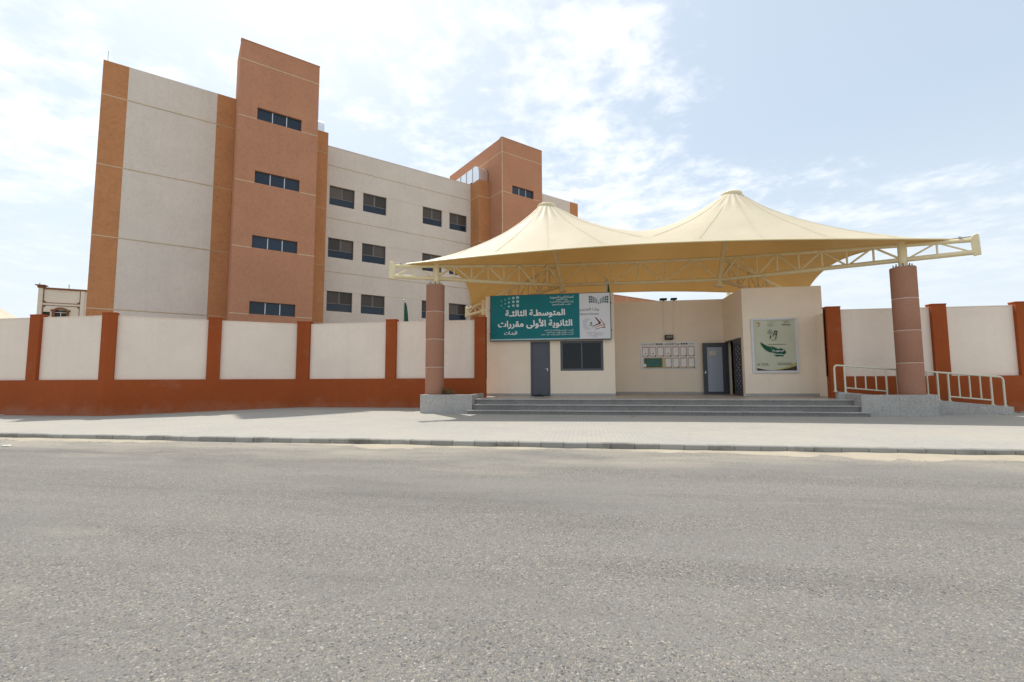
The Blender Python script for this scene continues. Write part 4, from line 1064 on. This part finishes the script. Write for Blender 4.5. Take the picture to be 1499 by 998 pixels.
# ------------------------------------------------------------------ school building (own axes: a along the facade, d into the building)
def school():
    RZ = R(44.5)
    t = thing('school_building', 'four-storey beige school with brown stair towers behind the perimeter wall', 'school', (14.0, 36.0, 0.0), RZ)
    LV = (5.5, 9.6, 13.7, 17.8)
    def slab(name, a0, a1, d, z0, z1, mat, holes=(), th=.26): return mk(name, G().wall_holes(a0, a1, z0, z1, d, d + th, list(holes)), mat, t)
    def joint(par, a0, a1, d, zs, mat, h=.05):
        for z in zs: mk('joint_line', G().box(a0, a1, d - .012, d - .001, z - h / 2, z + h / 2), mat, par)
    # left end block
    for a0, a1, m, jm in ((-4.35, -3.20, 'school_tan', 'joint_cream'), (-3.20, 1.18, 'school_beige', 'joint_ochre'), (1.18, 2.19, 'school_tan', 'joint_ochre')):
        s = slab('wall', a0, a1, 34.0, 0, 19.84, m); joint(s, a0, a1, 34.0, LV, jm)
    mk('wall', G().box(-4.35, 2.19, 34.261, 48, 0, 19.838), 'school_beige', t)
    # stair towers
    def tower(a0, a1, d, top, line, wins, back):
        hs = [(w[0], w[1], w[2], w[3]) for w in wins]
        s = slab('tower', a0, a1, d, 0, top, 'school_brown', hs)
        joint(s, a0, a1, d, [line], 'joint_cream')
        for z in LV:
            cut = [w for w in wins if w[2] - .03 < z < w[3]]
            if cut: joint(s, a0, cut[0][0] - .02, d, [z], 'joint_cream'); joint(s, cut[0][1] + .02, a1, d, [z], 'joint_cream')
            else: joint(s, a0, a1, d, [z], 'joint_cream')
        mk('tower', G().box(a0, a1, d + .261, back, 0, top - .002), 'school_brown', t)
        mk('parapet_trim', G().box(a0 - .02, a1 + .02, d - .02, d + .30, top, top + .05), 'school_brown', s)
        for w in wins:
            f = .045; a, b, c, e = w; y0, y1 = d + .14, d + .20
            wn = mk('window', G().box(a, a + f, y0, y1, c, e).box(b - f, b, y0, y1, c, e).box(a + f, b - f, y0, y1, c, c + f).box(a + f, b - f, y0, y1, e - f, e), 'dark_metal', t)
            wd = (b - a - 2 * f) / 3
            for k in range(3):
                p0 = a + f + wd * k
                mk('pane', G().box(p0 + .012, p0 + wd - .012, y0 + .02, y0 + .03, c + f, e - f), 'pane_navy', wn)
                if k: mk('mullion', G().box(p0 - .024, p0 + .024, y0 - .01, y1, c + f, e - f), 'aluminium', wn)
        return s
    tower(2.20, 6.82, 31.9, 22.7, 21.45, [(3.23, 5.80, z + .02, z + .80) for z in LV], 34.4)
    s = tower(22.05, 26.55, 32.3, 22.66, 21.36, [(23.15, 25.55, z + .02, z + .78) for z in LV[1:]], 42.0)
    for z in (21.36, 17.8, 13.7): mk('joint_line', G().box(22.05 - .011, 22.049, 32.3, 40.5 if z > 20 else 34.3, z - .025, z + .025), 'joint_cream', s)
    mk('joint_line', G().box(22.04, 22.10, 32.286, 32.299, 0, 22.66), 'joint_cream', s)
    # pilasters flanking the windowed front
    p = mk('pilaster', G().box(6.821, 8.0, 34.0, 37.0, 0, 19.36), 'school_tan', t); joint(p, 6.83, 8.0, 34.0, LV, 'joint_ochre')
    p = mk('pilaster', G().box(20.96, 22.049, 34.35, 37.0, 0, 19.32), 'school_tan', t); joint(p, 20.96, 22.04, 34.35, LV, 'joint_cream')
    for z in LV[2:]: mk('joint_line', G().box(20.948, 20.959, 34.35, 35.78, z - .025, z + .025), 'joint_cream', p)
    # windowed front
    cols = ((8.62, 10.50), (11.17, 13.06), (16.25, 18.08), (18.80, 20.57)); rows_ = ((6.63, 8.15), (10.71, 12.21), (14.76, 16.26))
    hs = [(a, b, c, e) for a, b in cols for c, e in rows_]
    s = slab('wall', 8.0, 20.96, 35.8, 5.53, 19.28, 'school_beige', hs); joint(s, 8.01, 20.95, 35.8, LV[1:], 'joint_ochre', .035)
    for c, e in rows_:    # head-height hairline between the window pairs
        for a, b in ((8.01, 8.60), (10.52, 11.15), (13.08, 16.23), (18.10, 18.78)): mk('joint_line', G().box(a, b, 35.793, 35.799, e - .012, e + .012), 'joint_cream', s)
    slab('base_wall', 8.0, 20.96, 35.79, 0, 5.528, 'school_tan')
    mk('wall', G().box(8.0, 20.96, 36.062, 48, 0, 19.278), 'school_beige', t)
    mk('parapet_trim', G().box(8.0, 20.96, 35.78, 36.3, 19.281, 19.32), 'school_beige', s)
    for a, b in cols:
        for c, e in rows_:
            f = .05; y0, y1 = 35.8 + .16, 35.8 + .22
            wn = mk('window', G().box(a, a + f, y0, y1, c, e).box(b - f, b, y0, y1, c, e).box(a + f, b - f, y0, y1, c, c + f).box(a + f, b - f, y0, y1, e - f, e), 'dark_metal', t)
            zm = c + (e - c) * .40; m_ = (a + b) / 2
            mk('transom', G().box(a + f, b - f, y0 - .005, y1, zm - .03, zm + .03), 'school_frame', wn)
            mk('mullion', G().box(m_ - .06, m_ + .06, y0 - .004, y1, zm + .03, e - f), 'school_frame', wn)
            for p0, p1 in ((a + f, m_ - .06), (m_ + .06, b - f)): mk('pane', G().box(p0, p1, y0 + .02, y0 + .03, zm + .03, e - f), 'pane_brown', wn)
            mk('lower_pane', G().box(a + f, b - f, y0 + .02, y0 + .03, c + f, zm - .03), 'pane_navy', wn)
    # right end block
    for a0, a1, m in ((26.551, 32.12, 'school_beige'), (32.12, 33.25, 'school_tan')):
        s = slab('wall', a0, a1, 34.6, 0, 19.82, m); joint(s, a0, a1, 34.6, LV, 'joint_ochre')
    mk('wall', G().box(26.551, 33.25, 34.861, 48, 0, 19.818), 'school_beige', t)
    for a, d in ((-4.2, 34.3), (33.05, 34.9)): mk('lightning_rod', G().tube((a, d, 19.8), (a, d, 20.6), .015, 5), 'galvanised', t)
    # roof ducts
    def duct(label, a0, a1, d0, d1, z0, h):
        q = thing('roof_duct', label, 'duct', ((a0 + a1) / 2, d0, z0), RZ, 'silver ducts on the school roof')
        zt = z0 + h; r = .75
        def out(s0, s1, curved):
            if curved:
                pr = [(s0 + r * (1 - math.cos(k * math.pi / 16)), zt - r + r * math.sin(k * math.pi / 16)) for k in range(9)]
                return [(s0, z0)] + pr + [(s1, zt), (s1, z0)]
            return [(s0, z0 + .15), (s0, zt), (s1, zt), (s1, z0 + .15)]
        mk('elbow', G().profile_x(out(d0, d0 + 1.1, True), a0, a1), 'sheet_metal', q, recalc=True, smooth=True)
        s = d0 + 1.1; n = 4; L = (d1 - s) / n
        for k in range(n):
            mk('duct_section', G().profile_x(out(s + L * k + .02, s + L * (k + 1), False), a0 + .01, a1 - .01), 'sheet_metal', q, recalc=True)
            mk('flange', G().profile_x([(s + L * k - .03, z0 + .1), (s + L * k - .03, zt + .03), (s + L * k + .03, zt + .03), (s + L * k + .03, z0 + .1)], a0 - .03, a1 + .03), 'galvanised', q, recalc=True)
    duct('curved silver roof duct beside the farther brown stair tower', 21.0, 21.95, 34.45, 40.0, 19.33, 1.45)
    duct('small silver roof duct behind the nearer brown stair tower', 6.9, 7.75, 34.15, 39.0, 19.37, 1.1)
school()

# ------------------------------------------------------------------ farther buildings and tents
def annex():
    RZ = R(44.5); c, s = math.cos(-RZ), math.sin(-RZ); x, y = 2.55, 40.9; a = c * x - s * y; d = s * x + c * y
    t = thing('annex_building', 'low orange-brown building whose roof edge shows above the recessed gatehouse wall', 'building', (a, d, 0), RZ)
    mk('wall', G().box(a - 0.9, a + 16, d, d + 8, 0, 8.76), 'school_brown', t)
    for k in range(9): mk('joint_line', G().box(a - 0.4 + k * 2, a - 0.37 + k * 2, d - .012, d - .001, 0, 8.7), 'joint_cream', t)
    mk('parapet_trim', G().box(a - 0.92, a + 16.02, d - .03, d + .3, 8.761, 8.82), 'school_brown', t)
annex()

def tent(label, x, y, ztop, rad, zlow):
    t = thing('shade_tent', label, 'tent', (x, y, 0), group='peaked fabric tents beyond the walls')
    n = 24; g = G(); rings = 10
    for j in range(rings + 1):
        w = j / rings
        for k in range(n):
            a = 2 * math.pi * k / n + math.pi / 4
            sq = 1 / max(abs(math.cos(a)), abs(math.sin(a))) ; rr = .18 + (rad * (1 + (sq - 1) * w) - .18) * w
            g.v.append((x + rr * math.cos(a), y + rr * math.sin(a), zlow + (ztop - zlow) * (1 - w) ** 1.35 - .35 * (sq - 1) * w))
    for j in range(rings):
        for k in range(n): m = (k + 1) % n; g.f.append((j * n + k, (j + 1) * n + k, (j + 1) * n + m, j * n + m))
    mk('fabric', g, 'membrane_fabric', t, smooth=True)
    mk('peak_ring', G().lathe((x, y, ztop), [(.2, -.05), (.22, 0), (.2, .1)], 14), 'steel_cream', t)
    mk('pole', G().tube((x, y, 0), (x, y, ztop), .1, 10), 'steel_cream', t)
tent('pale tent roof peeking over the wall at the far left edge', -56.9, 36.4, 8.9, 8.0, 4.2)
tent('pale tent peak showing in the gap above the gatehouse side wall', 13.96, 47.77, 9.75, 2.6, 5.2)

def house():
    RZ = R(36.5); c, s = math.cos(-RZ), math.sin(-RZ); x, y = -70.47, 49.59; a = c * x - s * y; d = s * x + c * y
    t = thing('neighbour_house', 'small cream house with brown cornice and arched window behind the left wall', 'house', (a, d, 0), RZ)
    H = 13.66
    mk('wall', G().wall_holes(a, a + 7, 0, H, d, d + .3, [(a + 1.68, a + 2.88, 8.6, 10.90), (a + .45, a + 1.22, 10.05, 10.62)]), 'house_cream', t)
    mk('wall', G().box(a, a + 7, d + .301, d + 12, 0, H - .002), 'house_cream', t)
    mk('corner_pilaster', G().box(a - .03, a + .41, d - .12, d + .4, 0, H + .05), 'house_cream', t); mk('pilaster', G().box(a + 4.2, a + 4.6, d - .12, d - .001, 0, H - .07), 'house_cream', t)
    k = mk('cornice', G().box(a + .42, a + 7.05, d - .22, d + .3, H - .06, H + .16), 'house_brown', t, bevel=0.04)
    mk('corner_cap', G().prism([(a - .30, d - .42), (a + .70, d - .42), (a + .70, d + .6), (a - .30, d + .6)], H + .34, H + .45).prism([(a - .12, d - .24), (a + .52, d - .24), (a + .52, d + .5), (a - .12, d + .5)], H + .06, H + .34), 'house_brown', t)
    for ax in (a, a + 2.9): mk('roof_spike', G().tube((ax + .02, d, H + .1), (ax + .02, d, H + .75), .04, 6), 'dark_metal', t)
    # panel mouldings
    for z0, z1, rb, rt in ((11.78, 13.55, True, False), (6.5, 11.50, False, True)):
        w = .07
        for ax in (a + .47, a + 4.10): mk('moulding', G().box(ax, ax + w, d - .05, d - .001, z0, z1), 'house_brown', t)
        zz = z0 if rb else z1 - w
        mk('moulding', G().box(a + .55, a + 4.09, d - .05, d - .001, zz, zz + w), 'house_brown', t)
        for ax, sg in ((a + .54, 1), (a + 4.10, -1)):
            zc = (z0 + w) if rb else (z1 - w); dz = .28 if rb else -.28
            pl = [(ax, zc), (ax + sg * .28, zc), (ax, zc + dz)]
            ar = sum(p[0] * q[1] - q[0] * p[1] for p, q in zip(pl, pl[1:] + pl[:1]))
            mk('moulding', G().profile_y(pl if ar > 0 else pl[::-1], d - .05, d - .001), 'house_brown', t)
    # arched window with surround
    cxw = a + 2.28; n = 14
    out = [(cxw + .94, 10.70), (cxw + .94, 10.92)] + [(cxw + .72 * math.cos(math.pi * k / n), 10.90 + .36 * math.sin(math.pi * k / n)) for k in range(n + 1)] + [(cxw - .94, 10.92), (cxw - .94, 10.70)]
    inn = [(cxw + .60 * math.cos(math.pi * k / n), 10.62 + .36 * math.sin(math.pi * k / n)) for k in range(n + 1)]
    g = G()
    poly = out + [(cxw - .60, 10.62)] + inn[::-1][1:]
    w = mk('window', G().profile_y([(cxw - .6, 8.6), (cxw + .6, 8.6)] + inn, d + .10, d + .16), 'pane_dark', t)
    for k in range(n):
        p, q = k, k + 1; o_ = [(cxw + .80 * math.cos(math.pi * j / n), 10.66 + .58 * math.sin(math.pi * j / n)) for j in (p, q)]; i_ = [inn[p], inn[q]]
        mk('surround_stone', G().profile_y([i_[0], o_[0], o_[1], i_[1]], d - .16, d + .02), 'house_brown', w, recalc=True)
    for sg in (-1, 1): mk('surround_jamb', G().box(cxw + sg * .72 - .12, cxw + sg * .72 + .12, d - .14, d + .02, 8.4, 10.65), 'house_brown', w); mk('surround_ear', G().box(cxw + sg * .85 - .12, cxw + sg * .85 + .12, d - .2, d + .02, 10.72, 10.92), 'house_brown', w)
    mk('mullion', G().box(cxw - .035, cxw + .035, d + .02, d + .09, 8.6, 10.70).box(cxw - .6, cxw + .6, d + .02, d + .09, 10.55, 10.62), 'house_cream', w)
    for k in range(7): mk('grille_bar', G().box(cxw - .50 + k * .165, cxw - .48 + k * .165, d + .05, d + .08, 8.6, 10.55), 'dark_metal', w)
    mk('vent_opening', G().box(a + .45, a + 1.22, d + .2, d + .25, 10.05, 10.62), 'interior_dark', t)
house()

def flagpole(label, x, y, z0, z1, fl, group, fw=1.0, tilt=0.0):
    t = thing('flagpole', label, 'flagpole', (x, y, z0), group=group)
    mk('pole', G().tube((x, y, z0), (x + tilt, y, z1), .04, 8, .03), 'galvanised', t, smooth=True)
    mk('finial', G().lathe((x + tilt, y, z1), [(.02, 0), (.05, .03), (.05, .06), (.01, .1)], 10), 'galvanised', t)
    # flag hanging furled: a folded drop narrowing upwards
    g = G(); n = 16; m = 12
    for j in range(m + 1):
        w = j / m; z = z1 - .12 - fl * w; hw = (.03 + .10 * math.sin(min(1, w * 1.25) * math.pi / 2) ** 0.7 * (1 - .3 * max(0, w - .7) / .3)) * fw
        for k in range(n):
            a = 2 * math.pi * k / n; rr = 1 + .28 * math.sin(a * 4 + w * 2)
            g.v.append((x + tilt + .05 + hw * .75 + hw * rr * math.cos(a) * .9, y + hw * .6 * rr * math.sin(a), z + .04 * math.sin(a * 3)))
    for j in range(m):
        for k in range(n): q = (k + 1) % n; g.f.append((j * n + k, (j + 1) * n + k, (j + 1) * n + q, j * n + q))
    g.f.append(tuple(range(n))); g.f.append(tuple(m * n + k for k in reversed(range(n))))
    mk('furled_flag', g, 'flag_green', t, smooth=True)
flagpole('thin pole with a furled green flag in front of the school windows', -10.86, 26.63, 0.0, 6.28, 1.75, 'poles with furled green flags')
flagpole('short pole with a furled dark flag rising behind the sign corner', 1.02, 21.62, 4.81, 5.98, 0.75, 'poles with furled green flags', 0.42)

# ------------------------------------------------------------------ small things
def shrub():
    t = thing('dry_shrub', 'dry twiggy shrub beside the column in the left planter', 'shrub', (-5.55, 18.35, 0.86))
    g = G(); lv = G()
    for k in range(34):
        a = random.uniform(0, 6.28); l = random.uniform(.22, .46); el = random.uniform(.5, 1.3)
        p = Vector((-5.55, 18.35, .85)); pts = [p]
        d = Vector((math.cos(a) * math.cos(el), math.sin(a) * math.cos(el), math.sin(el)))
        for j in range(4):
            d = (d + Vector((random.uniform(-.25, .25), random.uniform(-.25, .25), -.10))).normalized(); p = p + d * (l / 4); pts.append(p)
            for _ in range(3):
                e = Vector((random.uniform(-1, 1), random.uniform(-1, 1), random.uniform(-.2, 1))).normalized() * .04; f = e.orthogonal().normalized() * .012
                if j > 0: lv.quad(p, p + e * .5 + f, p + e, p + e * .5 - f)
        g.path(pts, .006, 4)
    mk('stems', g, 'twig', t); o = mk('leaves', lv, 'leaf', t); o['kind'] = 'stuff'
shrub()

def blob(name, label, cat, c, r, mat, group=None, sc=(1, 1, .5), seed=0):
    bm = bmesh.new(); bmesh.ops.create_icosphere(bm, subdivisions=3, radius=1)
    for v in bm.verts:
        n = mnoise.fractal(v.co * 1.7 + Vector((seed * 7.1, 0, 0)), .9, 2, 4); k = 1 + .45 * n
        v.co = Vector((v.co.x * r * sc[0] * k, v.co.y * r * sc[1] * k, max(-.0, v.co.z) * r * sc[2] * k))
    me = bpy.data.meshes.new(name); bm.to_mesh(me); bm.free(); me.materials.append(MAT[mat])
    o = bpy.data.objects.new(name, me); COL.objects.link(o); o.location = c; tag(o, label, cat, group); return o
blob('cloth_bundle', 'small black cloth bundle lying on the platform before the grey door', 'bundle', (-2.12, 20.95, ZP), .17, 'black_plastic', None, (1.2, .6, .55), 1)
def scrap(label, x, y, z, r, mat, seed, rot):
    g = G(); n = 5; random.seed(seed)
    for j in range(n):
        for i in range(n): g.v.append((x + (i / (n - 1) - .5) * r * 2, y + (j / (n - 1) - .5) * r, z + .006 + random.uniform(0, .5) * r * .5))
    for j in range(n - 1):
        for i in range(n - 1): k = j * n + i; g.f.append((k, k + 1, k + n + 1, k + n))
    o = mk('litter', g, mat, org=(x, y, z)); o.rotation_euler.z = rot; tag(o, label, 'litter', 'scraps of litter on the ground')
scrap('long white paper scrap on the road at the far left', -13.35, 9.0, 0.0, .10, 'litter_white', 3, .2)
scrap('white crumpled scrap at the foot of the ramp kerb end', 14.28, 18.66, pave_z(18.66), .10, 'litter_white', 4, .8)
scrap('white plastic scrap by the rust wall base past the ramp', 15.35, 19.45, pave_z(19.4), .12, 'litter_white', 5, .3)
scrap('second white plastic scrap by the rust wall base, farther right', 15.95, 19.45, pave_z(19.4), .12, 'litter_white', 6, 1.3)
scrap('brown paper scrap on the pavement before the steps', 1.62, 17.15, pave_z(17.1), .09, 'litter_brown', 8, .4)
scrap('white scrap on the pavement below the steps', 1.0, 17.0, pave_z(17.0), .05, 'litter_white', 9, .4)
scrap('white rubbish scrap against the foot of the left street wall', -23.6, 15.55, pave_z(15.5), .16, 'litter_white', 10, .1)
